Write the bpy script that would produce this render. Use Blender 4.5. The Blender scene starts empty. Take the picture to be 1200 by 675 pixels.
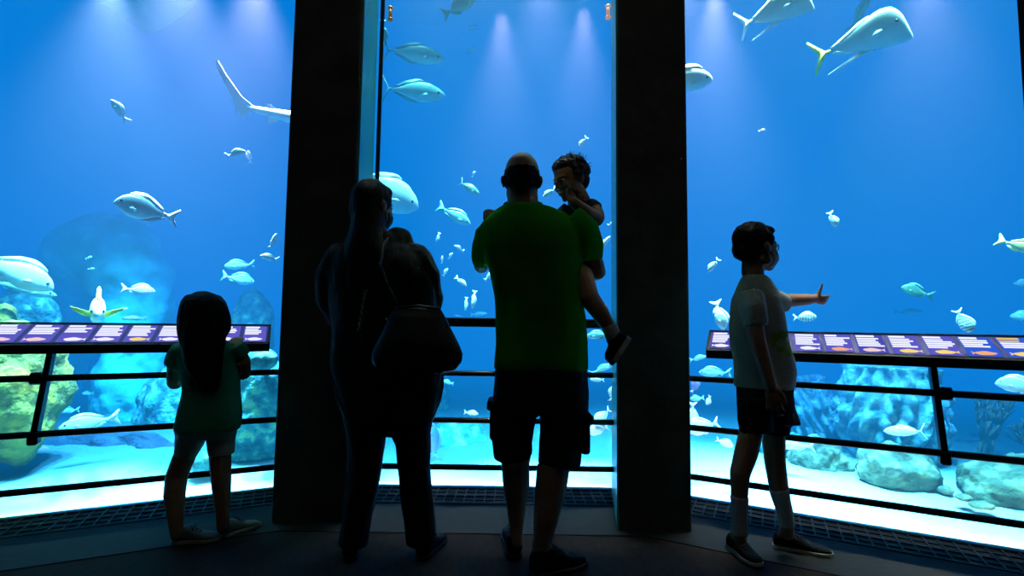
import bpy, bmesh, math, random
from mathutils import Vector, Matrix, noise
random.seed(7)
SC = bpy.context.scene
COL = SC.collection
V = Vector
# ------------------------------------------------------------------ camera
F, TILT, ROLL, CH = 580.0, 0.0713, 0.0125, 1.02
ct, st, cr, sr = math.cos(TILT), math.sin(TILT), math.cos(ROLL), math.sin(ROLL)
FW = V((0, ct, st)); R0 = V((1, 0, 0)); U0 = V((0, -st, ct))
RI = R0 * cr + U0 * sr; UP = U0 * cr - R0 * sr
EYE = V((0, 0, CH))
cam = bpy.data.cameras.new('camera'); camo = bpy.data.objects.new('camera', cam); COL.objects.link(camo)
cam.sensor_width = 36; cam.lens = F / 1200 * 36; cam.clip_start = .05; cam.clip_end = 100
camo.matrix_world = Matrix(((RI.x, UP.x, -FW.x, 0), (RI.y, UP.y, -FW.y, 0), (RI.z, UP.z, -FW.z, CH), (0, 0, 0, 1)))
SC.camera = camo
SC.view_settings.view_transform = 'Standard'
SC.view_settings.look = 'None'

def ray(x, y): return FW + RI * ((x - 600) / F) - UP * ((y - 337.5) / F)
def at(x, y, Y):                       # point of the place seen at that spot, Y metres in front of the camera
    d = ray(x, y); return EYE + d * (Y / d.y)
def ground(x, y, z=0):
    d = ray(x, y); return EYE + d * ((z - CH) / d.z)

# ------------------------------------------------------------------ helpers
def tag(o, label=None, cat=None, group=None, kind=None):
    for k, v in (('label', label), ('category', cat), ('group', group), ('kind', kind)):
        if v: o[k] = v
    return o
def empty(name, loc=(0, 0, 0), label=None, cat=None, group=None, kind=None):
    o = bpy.data.objects.new(name, None); COL.objects.link(o); o.location = loc; o.empty_display_size = .1
    return tag(o, label, cat, group, kind)
def link(name, me, mats, parent=None, smooth=True):
    o = bpy.data.objects.new(name, me); COL.objects.link(o)
    for m in (mats if isinstance(mats, (list, tuple)) else [mats]): me.materials.append(m)
    if smooth:
        for p in me.polygons: p.use_smooth = True
    if parent is not None:
        o.parent = parent
        off = parent_loc(parent)
        me.transform(Matrix.Translation(-off))
    return o
def parent_loc(p):
    v = V((0, 0, 0))
    while p is not None: v += p.location; p = p.parent
    return v
class MB:                              # mesh collector in world coordinates
    def __init__(s): s.v = []; s.f = []; s.m = []
    def add(s, vs, fs, mi=0):
        b = len(s.v); s.v += [tuple(v) for v in vs]
        for f in fs: s.f.append(tuple(b + i for i in f)); s.m.append(mi)
    def prism(s, pts, z0, z1, mi=0):   # plan polygon counter-clockwise
        n = len(pts)
        s.add([(p[0], p[1], z0) for p in pts] + [(p[0], p[1], z1) for p in pts],
              [tuple(range(n - 1, -1, -1)), tuple(range(n, 2 * n))] + [(i, (i + 1) % n, n + (i + 1) % n, n + i) for i in range(n)], mi)
    def hexa(s, c, mi=0):              # eight corners: bottom four, top four
        s.add(c, [(3, 2, 1, 0), (4, 5, 6, 7), (0, 1, 5, 4), (1, 2, 6, 5), (2, 3, 7, 6), (3, 0, 4, 7)], mi)
    def box(s, c, ax, ay, az, mi=0):   # centre and three half-axis vectors
        c = V(c)
        s.hexa([c - ax - ay - az, c + ax - ay - az, c + ax + ay - az, c - ax + ay - az,
                c - ax - ay + az, c + ax - ay + az, c + ax + ay + az, c - ax + ay + az], mi)
    def rings(s, rings, mi=0, cap=True):
        n = len(rings[0]); b = len(s.v)
        vs = [p for r in rings for p in r]
        fs = []
        for k in range(len(rings) - 1):
            for i in range(n):
                j = (i + 1) % n
                fs.append((k * n + i, k * n + j, (k + 1) * n + j, (k + 1) * n + i))
        if cap:
            fs.append(tuple(range(n - 1, -1, -1))); fs.append(tuple((len(rings) - 1) * n + i for i in range(n)))
        s.add(vs, fs, mi)
    def tube(s, pts, rad, n=10, mi=0, ref=None):
        pts = [V(p) for p in pts]; rr = rad if isinstance(rad, (list, tuple)) else [rad] * len(pts)
        rings = []; u = None
        for i, p in enumerate(pts):
            t = (pts[min(i + 1, len(pts) - 1)] - pts[max(i - 1, 0)]).normalized()
            if u is None:
                a = V((0, 0, 1)) if abs(t.z) < .9 else V((1, 0, 0))
                u = t.cross(a).normalized()
            u = (u - t * u.dot(t)).normalized(); w = t.cross(u)
            r = rr[i]; r = r if isinstance(r, tuple) else (r, r)
            rings.append([p + u * (r[0] * math.cos(2 * math.pi * k / n)) + w * (r[1] * math.sin(2 * math.pi * k / n)) for k in range(n)])
        s.rings(rings, mi)
    def ball(s, c, r, n=12, mi=0, rot=None):
        r = r if isinstance(r, (tuple, list)) else (r, r, r); c = V(c); k = n // 2
        vs = [V((0, 0, -r[2]))]
        for i in range(1, k):
            a = -math.pi / 2 + math.pi * i / k
            vs += [V((r[0] * math.cos(a) * math.cos(2 * math.pi * j / n), r[1] * math.cos(a) * math.sin(2 * math.pi * j / n), r[2] * math.sin(a))) for j in range(n)]
        vs.append(V((0, 0, r[2])))
        if rot is not None: vs = [rot @ v for v in vs]
        fs = [(0, 1 + (j + 1) % n, 1 + j) for j in range(n)]
        for i in range(k - 2):
            for j in range(n):
                q = (j + 1) % n
                fs.append((1 + i * n + j, 1 + i * n + q, 1 + (i + 1) * n + q, 1 + (i + 1) * n + j))
        L = len(vs) - 1; o = 1 + (k - 2) * n
        fs += [(L, o + j, o + (j + 1) % n) for j in range(n)]
        s.add([c + v for v in vs], fs, mi)
    def mesh(s, name='m'):
        me = bpy.data.meshes.new(name); me.from_pydata(s.v, [], s.f)
        me.polygons.foreach_set('material_index', s.m); me.update(); return me
    def build(s, name, mats, parent=None, smooth=False):
        return link(name, s.mesh(name), mats, parent, smooth)

def mat(name, col, rough=.6, metal=0, var=.0, vscale=8, col2=None, bump=0, bscale=40, emit=None, es=0, spec=.5, sss=0, coord='Object', stretch=None):
    m = bpy.data.materials.new(name); m.use_nodes = True
    nt = m.node_tree; b = nt.nodes['Principled BSDF']
    b.inputs['Roughness'].default_value = rough; b.inputs['Metallic'].default_value = metal
    b.inputs['Specular IOR Level'].default_value = spec
    b.inputs['Base Color'].default_value = (*col, 1)
    if emit: b.inputs['Emission Color'].default_value = (*emit, 1); b.inputs['Emission Strength'].default_value = es
    tc = nt.nodes.new('ShaderNodeTexCoord'); src = tc.outputs[coord]
    if stretch:
        mp = nt.nodes.new('ShaderNodeMapping'); mp.inputs['Scale'].default_value = stretch
        nt.links.new(src, mp.inputs[0]); src = mp.outputs[0]
    if var or col2:
        n = nt.nodes.new('ShaderNodeTexNoise'); n.inputs['Scale'].default_value = vscale; n.inputs['Detail'].default_value = 5
        nt.links.new(src, n.inputs['Vector'])
        r = nt.nodes.new('ShaderNodeValToRGB'); nt.links.new(n.outputs[0], r.inputs[0])
        c2 = col2 or tuple(min(1, c * (1 + var)) for c in col)
        c1 = col if col2 else tuple(c * (1 - var) for c in col)
        r.color_ramp.elements[0].position = .35; r.color_ramp.elements[1].position = .65
        r.color_ramp.elements[0].color = (*c1, 1); r.color_ramp.elements[1].color = (*c2, 1)
        nt.links.new(r.outputs[0], b.inputs['Base Color'])
    if bump:
        n = nt.nodes.new('ShaderNodeTexNoise'); n.inputs['Scale'].default_value = bscale; n.inputs['Detail'].default_value = 4
        nt.links.new(src, n.inputs['Vector'])
        bp = nt.nodes.new('ShaderNodeBump'); bp.inputs['Strength'].default_value = bump; bp.inputs['Distance'].default_value = .02
        nt.links.new(n.outputs[0], bp.inputs['Height']); nt.links.new(bp.outputs[0], b.inputs['Normal'])
    return m
def lamp(name, kind, loc, aim, energy, col, size=.1, size_y=None, spot=None, blend=.5, spread=None):
    d = bpy.data.lights.new(name, kind); d.energy = energy; d.color = col
    if kind == 'AREA':
        d.size = size
        if size_y: d.shape = 'RECTANGLE'; d.size_y = size_y
        if spread: d.spread = spread
    else: d.shadow_soft_size = size
    if kind == 'SPOT': d.spot_size = spot; d.spot_blend = blend
    o = bpy.data.objects.new(name, d); COL.objects.link(o); o.location = loc
    o.rotation_euler = (V(aim) - V(loc)).to_track_quat('-Z', 'Y').to_euler()
    return o

# ------------------------------------------------------------------ the bays of the gallery
AZ = (-.4267, .0049, .4771); RHO = (3.392, 3.1436, 3.1686)
NRM = [V((math.sin(a), math.cos(a), 0)) for a in AZ]; TAN = [V((n.y, -n.x, 0)) for n in NRM]
def B(b, s, off, z=0):                 # bay, metres along it, metres off the glass towards the visitors, height
    p = NRM[b] * (RHO[b] - off) + TAN[b] * s; return V((p.x, p.y, z))
def corner(b, off=0):                  # where bay b meets bay b+1
    n0, n1 = NRM[b], NRM[b + 1]; d0, d1 = RHO[b] - off, RHO[b + 1] - off
    det = n0.x * n1.y - n0.y * n1.x
    return V(((d0 * n1.y - n0.y * d1) / det, (n0.x * d1 - d0 * n1.x) / det, 0))
def sof(b, p): return TAN[b].dot(p)
SL = [(-3.4, sof(0, corner(0))), (sof(1, corner(0)), sof(1, corner(1))), (sof(2, corner(1)), 3.4)]

# ------------------------------------------------------------------ materials of the room
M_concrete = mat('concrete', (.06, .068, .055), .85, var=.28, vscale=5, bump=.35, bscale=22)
M_carpet = mat('carpet', (.010, .005, .0036), .95, col2=(.028, .014, .010), vscale=14, bump=.6, bscale=220, coord='Object', stretch=(3, 1, 1))
M_border = mat('border_tile', (.0018, .005, .006), .8, col2=(.005, .012, .0145), vscale=6, bump=.25, bscale=60, stretch=(.6, 9, 1))
M_grate = mat('grate_steel', (.006, .012, .012), .6, .3)
M_pit = mat('grate_pit', (.006, .008, .008), .8)
M_black = mat('black_steel', (.008, .008, .009), .45, .2)
M_rail = mat('rail_steel', (.012, .012, .013), .38, .3)
M_seal = mat('rubber_seal', (.006, .006, .006), .6)

def glass_mat():
    m = bpy.data.materials.new('acrylic'); m.use_nodes = True; nt = m.node_tree; nt.nodes.clear()
    o = nt.nodes.new('ShaderNodeOutputMaterial'); mx = nt.nodes.new('ShaderNodeMixShader')
    t = nt.nodes.new('ShaderNodeBsdfTransparent'); g = nt.nodes.new('ShaderNodeBsdfGlossy'); fr = nt.nodes.new('ShaderNodeFresnel')
    t.inputs[0].default_value = (.97, .99, 1, 1); g.inputs['Roughness'].default_value = .02; fr.inputs[0].default_value = 1.2
    nt.links.new(fr.outputs[0], mx.inputs[0]); nt.links.new(t.outputs[0], mx.inputs[1]); nt.links.new(g.outputs[0], mx.inputs[2]); nt.links.new(mx.outputs[0], o.inputs[0])
    return m
M_glass = glass_mat()

# ------------------------------------------------------------------ floor, border, grates
W2 = lambda b, s: tuple(B(b, s, 0).to_tuple()[:2])
mb = MB(); mb.prism([(-6, -2.5), (6, -2.5), W2(2, 6), (corner(1).x, corner(1).y), (corner(0).x, corner(0).y), W2(0, -6)], -.12, -.004)
mb.build('floor', M_carpet)['kind'] = 'structure'
NAMES = ('left', 'centre', 'right')
def strip(b, o0, o1, z0, z1):          # mitred strip along one bay
    def end(b, k, off):
        if b == 0 and k == 0: return B(0, SL[0][0], off)
        if b == 2 and k == 1: return B(2, SL[2][1], off)
        return corner(b - 1 + k, off)
    p = [end(b, 0, o1), end(b, 1, o1), end(b, 1, o0), end(b, 0, o0)]
    return [(q.x, q.y) for q in p]
for b in range(3):
    mb = MB(); mb.prism(strip(b, .275, .66, 0, 0), -.02, .0); o = mb.build('floor_border', M_border); o['kind'] = 'structure'
    root = empty('floor_grate', B(b, (SL[b][0] + SL[b][1]) / 2, .14), kind='structure')
    mb = MB(); mb.prism(strip(b, .005, .275, 0, 0), -.03, -.002); mb.build('grate_pit', M_pit, root)
    mb = MB()
    for off in (.015, .08, .145, .21, .268):
        p = strip(b, off - .004, off + .004, 0, 0); mb.prism(p, -.004, .004)
    s = SL[b][0] + .08
    while s < SL[b][1] - .05:
        mb.box(B(b, s, .142, .0), TAN[b] * .004, NRM[b] * .13, V((0, 0, .004))); s += .058
    mb.build('grate_bars', M_grate, root)

# ------------------------------------------------------------------ columns
def column(pts, label):
    mb = MB(); mb.prism(pts, -.05, 6.2)
    o = mb.build('column', M_concrete); tag(o, label, 'column', kind='structure')
    bv = o.modifiers.new('b', 'BEVEL'); bv.width = .012; bv.segments = 2
c0, c1 = corner(0), corner(1)
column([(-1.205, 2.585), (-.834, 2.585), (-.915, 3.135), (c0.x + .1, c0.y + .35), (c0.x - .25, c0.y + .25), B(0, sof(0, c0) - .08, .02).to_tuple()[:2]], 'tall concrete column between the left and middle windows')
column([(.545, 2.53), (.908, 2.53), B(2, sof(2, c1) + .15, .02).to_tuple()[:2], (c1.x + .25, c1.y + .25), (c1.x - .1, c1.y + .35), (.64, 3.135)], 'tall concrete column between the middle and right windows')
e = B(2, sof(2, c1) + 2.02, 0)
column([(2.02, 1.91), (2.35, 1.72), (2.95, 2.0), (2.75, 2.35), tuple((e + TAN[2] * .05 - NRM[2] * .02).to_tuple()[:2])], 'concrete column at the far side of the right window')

# ------------------------------------------------------------------ windows
WIN = [(-3.2, sof(0, c0) - .06), (-.905, .640), (sof(2, c1) + .12, sof(2, c1) + 2.0)]
for b in range(3):
    s0, s1 = WIN[b]
    root = empty('window_%d' % (b + 1), B(b, (s0 + s1) / 2, 0), ('left', 'middle', 'right')[b] + ' tall acrylic window of the aquarium tank', 'window', kind='structure')
    mb = MB(); mb.box(B(b, (s0 + s1) / 2, -.03, 2.6), TAN[b] * ((s1 - s0) / 2), NRM[b] * .02, V((0, 0, 2.6))); mb.build('pane', M_glass, root)
    mb = MB()
    for s in (s0 + .008, s1 - .008):
        mb.box(B(b, s, .0, 2.6), TAN[b] * .012, NRM[b] * .008, V((0, 0, 2.6)))
    mb.build('seal', M_seal, root)
    mb = MB(); mb.box(B(b, (s0 + s1) / 2, 0, .001), TAN[b] * ((s1 - s0) / 2), NRM[b] * .012, V((0, 0, .006))); mb.build('sill', M_black, root)

M_lit_side = mat('lit_side_teal', (.03, .5, .42), .35)  # strips added on the column sides, tank light put into their teal
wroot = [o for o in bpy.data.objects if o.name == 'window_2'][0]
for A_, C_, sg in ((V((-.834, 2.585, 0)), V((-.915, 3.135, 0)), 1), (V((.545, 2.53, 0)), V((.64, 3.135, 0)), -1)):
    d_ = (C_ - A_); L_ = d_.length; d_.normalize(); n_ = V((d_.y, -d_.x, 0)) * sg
    mb = MB(); mb.box(A_ + d_ * (L_ / 2) + n_ * .005 + V((0, 0, 2.6)), d_ * (L_ / 2 - .012), n_ * .004, V((0, 0, 2.6))); mb.build('lit_side_strip', M_lit_side, wroot)
# ------------------------------------------------------------------ railings
ZR = dict(r1=1.023, r2=.722, r3=.462, r4=.199); OR = dict(r1=.12, r2=.20, r3=.26, r4=.26)
RS = [(-3.0, sof(0, c0) - .06), (-.86, .62), (sof(2, c1) + .14, 1.08)]
LBL = ('black steel railing with three bars in front of the left window, behind the girl',
       'black steel railing with four bars between the two columns, behind the man',
       'black steel railing with three bars in front of the right window, behind the boy')
RAILS = []
for b in range(3):
    s0, s1 = RS[b]
    root = empty('guard_railing', B(b, (s0 + s1) / 2, .2), LBL[b], 'railing'); RAILS.append(root)
    for k in ('r1', 'r2', 'r3', 'r4'):
        if k == 'r1':
            if b != 1: continue
            mb = MB(); mb.box(B(b, (s0 + s1) / 2, OR[k], ZR[k]), TAN[b] * ((s1 - s0) / 2), NRM[b] * .028, V((0, 0, .028)))
            o = mb.build('top_rail', M_rail, root); bv = o.modifiers.new('b', 'BEVEL'); bv.width = .008; bv.segments = 2
        else:
            mb = MB(); mb.tube([B(b, s0, OR[k], ZR[k]), B(b, s1, OR[k], ZR[k])], .0165, 12)
            mb.build('rail', M_rail, root, True)
    if b != 1:
        for s in ((-1.07, .69)[b // 2],):
            mb = MB(); T, N = TAN[b], NRM[b]; A = B(b, s, .14, .845); C = B(b, s, .265, .425); d = (C - A).normalized(); w = T.cross(d)
            mb.box((A + C) / 2, T * .0125, w * .026, d * ((C - A).length / 2)); o = mb.build('post', M_rail, root)
            bv = o.modifiers.new('b', 'BEVEL'); bv.width = .004
            mb = MB(); sg = -1 if b == 0 else 1
            mb.tube([B(b, s + sg * .014, .2, .722), B(b, s + sg * .05, .2, .722)], .031, 14); mb.tube([B(b, s, .17, .722), B(b, s + sg * .05, .2, .722)], .02, 10)
            mb.build('bracket', M_rail, root, True)
            mb = MB(); mb.box(B(b, s, .262, .445), T * .02, N * .026, V((0, 0, .03))); o = mb.build('end_clamp', M_rail, root)
            bv = o.modifiers.new('b', 'BEVEL'); bv.width = .006
# ------------------------------------------------------------------ the tank: water, sand, back wall, lamps
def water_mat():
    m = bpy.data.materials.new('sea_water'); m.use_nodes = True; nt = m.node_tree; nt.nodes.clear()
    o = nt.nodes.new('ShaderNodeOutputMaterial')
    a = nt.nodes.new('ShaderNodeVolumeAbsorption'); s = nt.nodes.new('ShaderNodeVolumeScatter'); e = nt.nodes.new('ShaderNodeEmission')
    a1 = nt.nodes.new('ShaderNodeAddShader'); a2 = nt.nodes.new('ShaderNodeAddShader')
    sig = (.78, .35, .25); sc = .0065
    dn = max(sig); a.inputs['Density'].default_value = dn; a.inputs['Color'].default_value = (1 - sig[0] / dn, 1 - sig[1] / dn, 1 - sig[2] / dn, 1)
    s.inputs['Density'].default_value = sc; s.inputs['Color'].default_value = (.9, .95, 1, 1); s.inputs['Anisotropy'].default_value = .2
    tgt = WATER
    em = [tgt[i] * (sig[i] + sc) for i in range(3)]; mx = max(em)  # even glow of the water itself, stands in for scattered light
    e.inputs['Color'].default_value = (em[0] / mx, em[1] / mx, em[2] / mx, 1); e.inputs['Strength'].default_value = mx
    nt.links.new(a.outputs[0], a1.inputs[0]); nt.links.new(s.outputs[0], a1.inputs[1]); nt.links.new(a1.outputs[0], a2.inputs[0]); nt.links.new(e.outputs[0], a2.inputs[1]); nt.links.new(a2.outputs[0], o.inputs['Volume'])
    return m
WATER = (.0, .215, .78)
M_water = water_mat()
def W(b, s, off): p = B(b, s, off); return (p.x, p.y)
wl = [W(0, -4.5, -.06)] + [tuple(corner(0, -.06).to_tuple()[:2])] + [tuple(corner(1, -.06).to_tuple()[:2])] + [W(2, 4.5, -.06)] + [(10, 5), (9, 11), (-9, 11), (-10, 5)]
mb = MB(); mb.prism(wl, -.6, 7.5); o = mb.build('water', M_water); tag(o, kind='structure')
M_sand = mat('sand', (.60, .62, .55), .9, var=.08, vscale=3, bump=.3, bscale=30)
M_wall = mat('tank_wall', (.05, .12, .25), .9, var=.3, vscale=.7)
# sand bed: rises gently away from the glass
def sand_z(x, y):
    d = min(RHO[0] - NRM[0].dot(V((x, y, 0))), 0) if False else None
    dd = max(NRM[b].dot(V((x, y, 0))) - RHO[b] for b in range(3))
    return -.02 + .16 * max(0, min(1, (dd - .2) / 2.2)) + .07 * noise.noise(V((x * .9, y * .9, 3))) * min(1, max(0, dd) * 1.5) + .012 * noise.noise(V((x * 4, y * 4, 1))) * min(1, max(0, dd))
vs, fs = [], []
NX, NY = 90, 70
for j in range(NY + 1):
    t = j / NY
    for i in range(NX + 1):
        u = -1 + 2 * i / NX
        # front edge follows the glass
        xg = u * 5.0
        if xg < corner(0, -.07).x: yg = (RHO[0] + .07 - NRM[0].x * xg) / NRM[0].y
        elif xg < corner(1, -.07).x: yg = (RHO[1] + .07 - NRM[1].x * xg) / NRM[1].y
        else: yg = (RHO[2] + .07 - NRM[2].x * xg) / NRM[2].y
        y = yg + (10.5 - yg) * t ** 1.6; x = xg * (1 + .75 * t)
        vs.append((x, y, sand_z(x, y)))
for j in range(NY):
    for i in range(NX):
        a = j * (NX + 1) + i; fs.append((a, a + 1, a + NX + 2, a + NX + 1))
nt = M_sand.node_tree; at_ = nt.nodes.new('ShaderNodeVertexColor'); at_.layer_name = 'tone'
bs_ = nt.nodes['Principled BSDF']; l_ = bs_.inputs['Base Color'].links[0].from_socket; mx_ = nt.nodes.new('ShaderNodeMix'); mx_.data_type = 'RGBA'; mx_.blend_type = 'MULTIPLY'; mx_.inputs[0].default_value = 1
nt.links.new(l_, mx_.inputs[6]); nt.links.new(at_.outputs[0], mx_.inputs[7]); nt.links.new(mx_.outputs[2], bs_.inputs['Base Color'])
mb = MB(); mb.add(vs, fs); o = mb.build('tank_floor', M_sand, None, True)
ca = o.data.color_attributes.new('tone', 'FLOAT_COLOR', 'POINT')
for i_, v_ in enumerate(o.data.vertices):   # light falloff put into the sand colour, darker away from the glass
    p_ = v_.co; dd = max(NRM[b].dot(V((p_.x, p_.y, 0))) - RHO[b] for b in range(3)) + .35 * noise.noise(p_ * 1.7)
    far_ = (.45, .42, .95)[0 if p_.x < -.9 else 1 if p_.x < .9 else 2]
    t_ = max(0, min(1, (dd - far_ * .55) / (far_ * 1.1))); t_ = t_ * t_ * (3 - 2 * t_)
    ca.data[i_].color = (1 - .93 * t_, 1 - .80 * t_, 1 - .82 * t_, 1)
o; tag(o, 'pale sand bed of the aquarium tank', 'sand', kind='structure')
mb = MB(); k = 24; pl = []
for i in range(k + 1):
    a = math.pi * (.02 + .96 * i / k); pl.append((9.2 * math.cos(a), 3.2 + 7.2 * math.sin(a)))
mb.add([(p[0], p[1], -.5) for p in pl] + [(p[0], p[1], 7.4) for p in pl], [(i, i + 1, k + 2 + i, k + 1 + i) for i in range(k)])
o = mb.build('wall_back', M_wall, None, True); tag(o, 'dark blue back wall of the tank', 'wall', kind='structure')

# lamps hung over the water, and the rows of flood lamps above the glass
def spot(x, y, Y, e, col, ang=.42, dz=.0, aim=None, size=.06):
    p = at(x, y, Y); p.z += dz
    lamp('tank_spot', 'SPOT', p, aim or (p.x, p.y + .15, 0), e, col, size, spot=ang, blend=1)
LAV = (1, .60, .95)
spot(588, 14, 3.75, 3286, LAV, 0.9)
spot(684, 10, 3.75, 3286, LAV, 0.9)
spot(838, -14, 3.6, 6105, LAV, 0.9)
spot(800, -60, 3.7, 4748, LAV, 1.05)
spot(1085, -45, 3.1, 3180, LAV, 1.05)
spot(300, -40, 3.5, 7695, LAV, 1.05)
spot(130, -30, 3.3, 6224, (.8, .7, 1), 1.15)
spot(215, -60, 3.5, 9500, LAV, 1.2)  # broad spot added to spread the lavender glow on the left
spot(635, -40, 4.0, 2945, LAV, 1.1)  # broad spot added to widen the glow between the middle lamps
for b, (s, ln, pw) in enumerate(((-1.4, 2.4, .34), (-.13, 1.5, 1.0), (.3, 1.9, 1.15))):
    p = B(b, s, -.16, 4.2); lamp('flood_row', 'AREA', p, p + V((0, 0, -1)) + NRM[b] * .12, 190 * ln * pw, ((.4, 1, .95), (.8, 1, .9), (.95, 1, .8))[b], ln, .3, spread=.7)
    p = B(b, s, -.09, .0); lamp('fish_fill_row', 'AREA', p, p + V((0, 0, .75)) + NRM[b] * .65, (9, 7, 6)[b] * ln * pw, ((.45, 1, .95), (.9, 1, .95), (1, 1, .82))[b], ln, .1)  # second strip added behind the sill to brighten the fish fronts
# gallery fill: unseen lamp added for weak light on the visitors
lamp('gallery_fill', 'AREA', (0, -.3, 6.0), (0, 2.2, .8), 5.5, (1, 1, .82), 2.5, 1.2)
w = bpy.data.worlds.new('w'); SC.world = w; w.use_nodes = True; w.node_tree.nodes['Background'].inputs[0].default_value = (0, 0, 0, 1)
SC.cycles.volume_bounces = 0
SC.cycles.max_bounces = 6
SC.cycles.volume_max_steps = 128
# ------------------------------------------------------------------ lit information panels on the side railings
def emis(name, col, s=1.0):
    m = bpy.data.materials.new(name); m.use_nodes = True; nt = m.node_tree; nt.nodes.clear()
    o = nt.nodes.new('ShaderNodeOutputMaterial'); e = nt.nodes.new('ShaderNodeEmission')
    e.inputs[0].default_value = (*col, 1); e.inputs[1].default_value = s; nt.links.new(e.outputs[0], o.inputs[0]); return m
T_BG = [emis('tile_violet', (.11, .10, .56), 1), emis('tile_blue', (.03, .11, .68), 1), emis('tile_indigo', (.07, .07, .46), 1)]
T_WH = emis('tile_text', (.85, .88, 1), 1.1); T_GO = emis('tile_gold', (.8, .55, .12), 1)
T_FI = [emis('tile_fish_pink', (.9, .62, .66), 1), emis('tile_fish_white', (.9, .9, .95), 1), emis('tile_fish_yellow', (.95, .7, .2), 1), emis('tile_fish_orange', (.9, .42, .2), 1)]
T_DIV = mat('tile_divider', (.02, .02, .09), .5, emit=(.02, .02, .11), es=1)
PZ0, PO0, PZ1, PO1 = .99, .10, .893, .30
def face_pt(b, s, t, lift=0):          # t 0 at the back edge, 1 at the front edge of the sloping face
    n = V((0, 0, 1)) * (PO1 - PO0) - NRM[b] * (PZ0 - PZ1); n.normalize()
    return B(b, s, PO0 + (PO1 - PO0) * t, PZ0 + (PZ1 - PZ0) * t) + n * lift
def s_at(b, px):                       # where along the sloping face that spot of the bay lies
    best = None
    for i in range(3000):
        s = -3.2 + 6.4 * i / 3000; p = face_pt(b, s, .5); q = p - EYE
        if q.dot(FW) <= .1: continue
        x = 600 + F * q.dot(RI) / q.dot(FW)
        if best is None or abs(x - px) < best[0]: best = (abs(x - px), s)
    return best[1]
rt = random.Random(3)
def panel(b, s0, s1, c0, pitch, ks, label, fishes, gold=()):
    root = empty('information_panel', B(b, (s0 + s1) / 2, .2, .844), label, 'information panel')
    mb = MB(); prof = [(.295, .846), (.302, .889), (.10, .9865), (.095, .94), (.2, .846)]
    mb.rings([[B(b, s, o, z) for o, z in prof] for s in (s0, s1)])
    mb.build('case', M_black, root)
    mb = MB(); lp = [(s0, 0, .007), (s0, 1, .007)]
    for s in (s0 + .004, s1 - .004):
        mb.hexa([face_pt(b, s - .004, 1, 0), face_pt(b, s + .004, 1, 0), face_pt(b, s + .004, 0, 0), face_pt(b, s - .004, 0, 0)] + [face_pt(b, s - .004, 1, .006), face_pt(b, s + .004, 1, .006), face_pt(b, s + .004, 0, .006), face_pt(b, s - .004, 0, .006)])
    for t in (.012,):
        mb.hexa([face_pt(b, s0, t + .02, 0), face_pt(b, s1, t + .02, 0), face_pt(b, s1, t - .02, 0), face_pt(b, s0, t - .02, 0)] + [face_pt(b, s0, t + .02, .006), face_pt(b, s1, t + .02, .006), face_pt(b, s1, t - .02, .006), face_pt(b, s0, t - .02, .006)])
    mb.build('case_rim', M_black, root)
    a, z = max(s0 + .012, c0 + (ks[0] - .5) * pitch), min(s1 - .012, c0 + (ks[-1] + .5) * pitch)
    mb = MB(); mb.add([face_pt(b, a, .94, .001), face_pt(b, z, .94, .001), face_pt(b, z, .07, .001), face_pt(b, a, .07, .001)], [(0, 1, 2, 3)])
    mb.build('light_bed', T_DIV, root)
    for i, k in enumerate(ks):
        c = c0 + k * pitch; h = pitch * .43
        if c - h > s1 - .012 or c + h < s0 + .012: continue
        l, r = max(c - h, s0 + .014), min(c + h, s1 - .014)
        mb = MB()
        def q(x0, x1, t0, t1, mi, lf): mb.add([face_pt(b, x0, t1, lf), face_pt(b, x1, t1, lf), face_pt(b, x1, t0, lf), face_pt(b, x0, t0, lf)], [(0, 1, 2, 3)], mi)
        q(l, r, .085, .925, 0, .002)
        w = r - l
        # rows of writing, too small to read
        q(l + w * .05, l + w * rt.uniform(.5, .95), .11, .20, 2 if k in gold else 1, .003)
        nl = rt.choice((3, 4, 5, 5))
        for j in range(nl):
            t = .235 + j * .085
            q(l + w * .05, l + w * rt.uniform(.62, .97), t, t + .066, 2 if (k in gold and j == 0) else 1, .003)
        # the small picture of a fish
        fc, fw, fh = l + w * rt.uniform(.48, .56), w * .33, .085; pts = []; n = 18
        fy = .80
        for j in range(n):
            an = 2 * math.pi * j / n
            x = math.cos(an); y = math.sin(an) * (1 - .35 * max(0, x)) * (1 + .12 * math.sin(5 * an))
            pts.append(face_pt(b, fc + fw * x, fy - fh * y, .003))
        mb.add(pts, [tuple(range(n))], 3)
        sd = rt.choice((-1, 1))
        mb.add([face_pt(b, fc + sd * fw * .9, fy, .003), face_pt(b, fc + sd * fw * 1.3, fy - fh * .8, .003), face_pt(b, fc + sd * fw * 1.22, fy, .003), face_pt(b, fc + sd * fw * 1.3, fy + fh * .8, .003)], [(0, 1, 2, 3) if sd < 0 else (3, 2, 1, 0)], 3)
        mb.build('species_tile', [T_BG[fishes[i % len(fishes)][0]], T_WH, T_GO, T_FI[fishes[i % len(fishes)][1]]], root)
    return root
cA, cB = s_at(0, 90), s_at(0, 299); pt = (cB - cA) / 6
panel(0, cA - 3.6 * pt, s_at(0, 317), cA, pt, list(range(-3, 7)), 'long lit panel of fish identification tiles along the left railing, in front of the girl',
      [(0, 0), (0, 0), (0, 0), (0, 1), (0, 1), (0, 2), (0, 1), (0, 1), (0, 1), (0, 1)])
cA, cB = s_at(2, 946), s_at(2, 1147); pt = (cB - cA) / 5
panel(2, s_at(2, 829.5), 1.07, cA, pt, list(range(-3, 9)), 'long lit panel of fish identification tiles along the right railing, beside the boy',
      [(2, 1), (0, 1), (0, 1), (0, 1), (0, 3), (2, 0), (0, 2), (0, 2), (1, 3), (1, 2), (1, 0), (1, 1)], gold=(6, 7))
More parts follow.
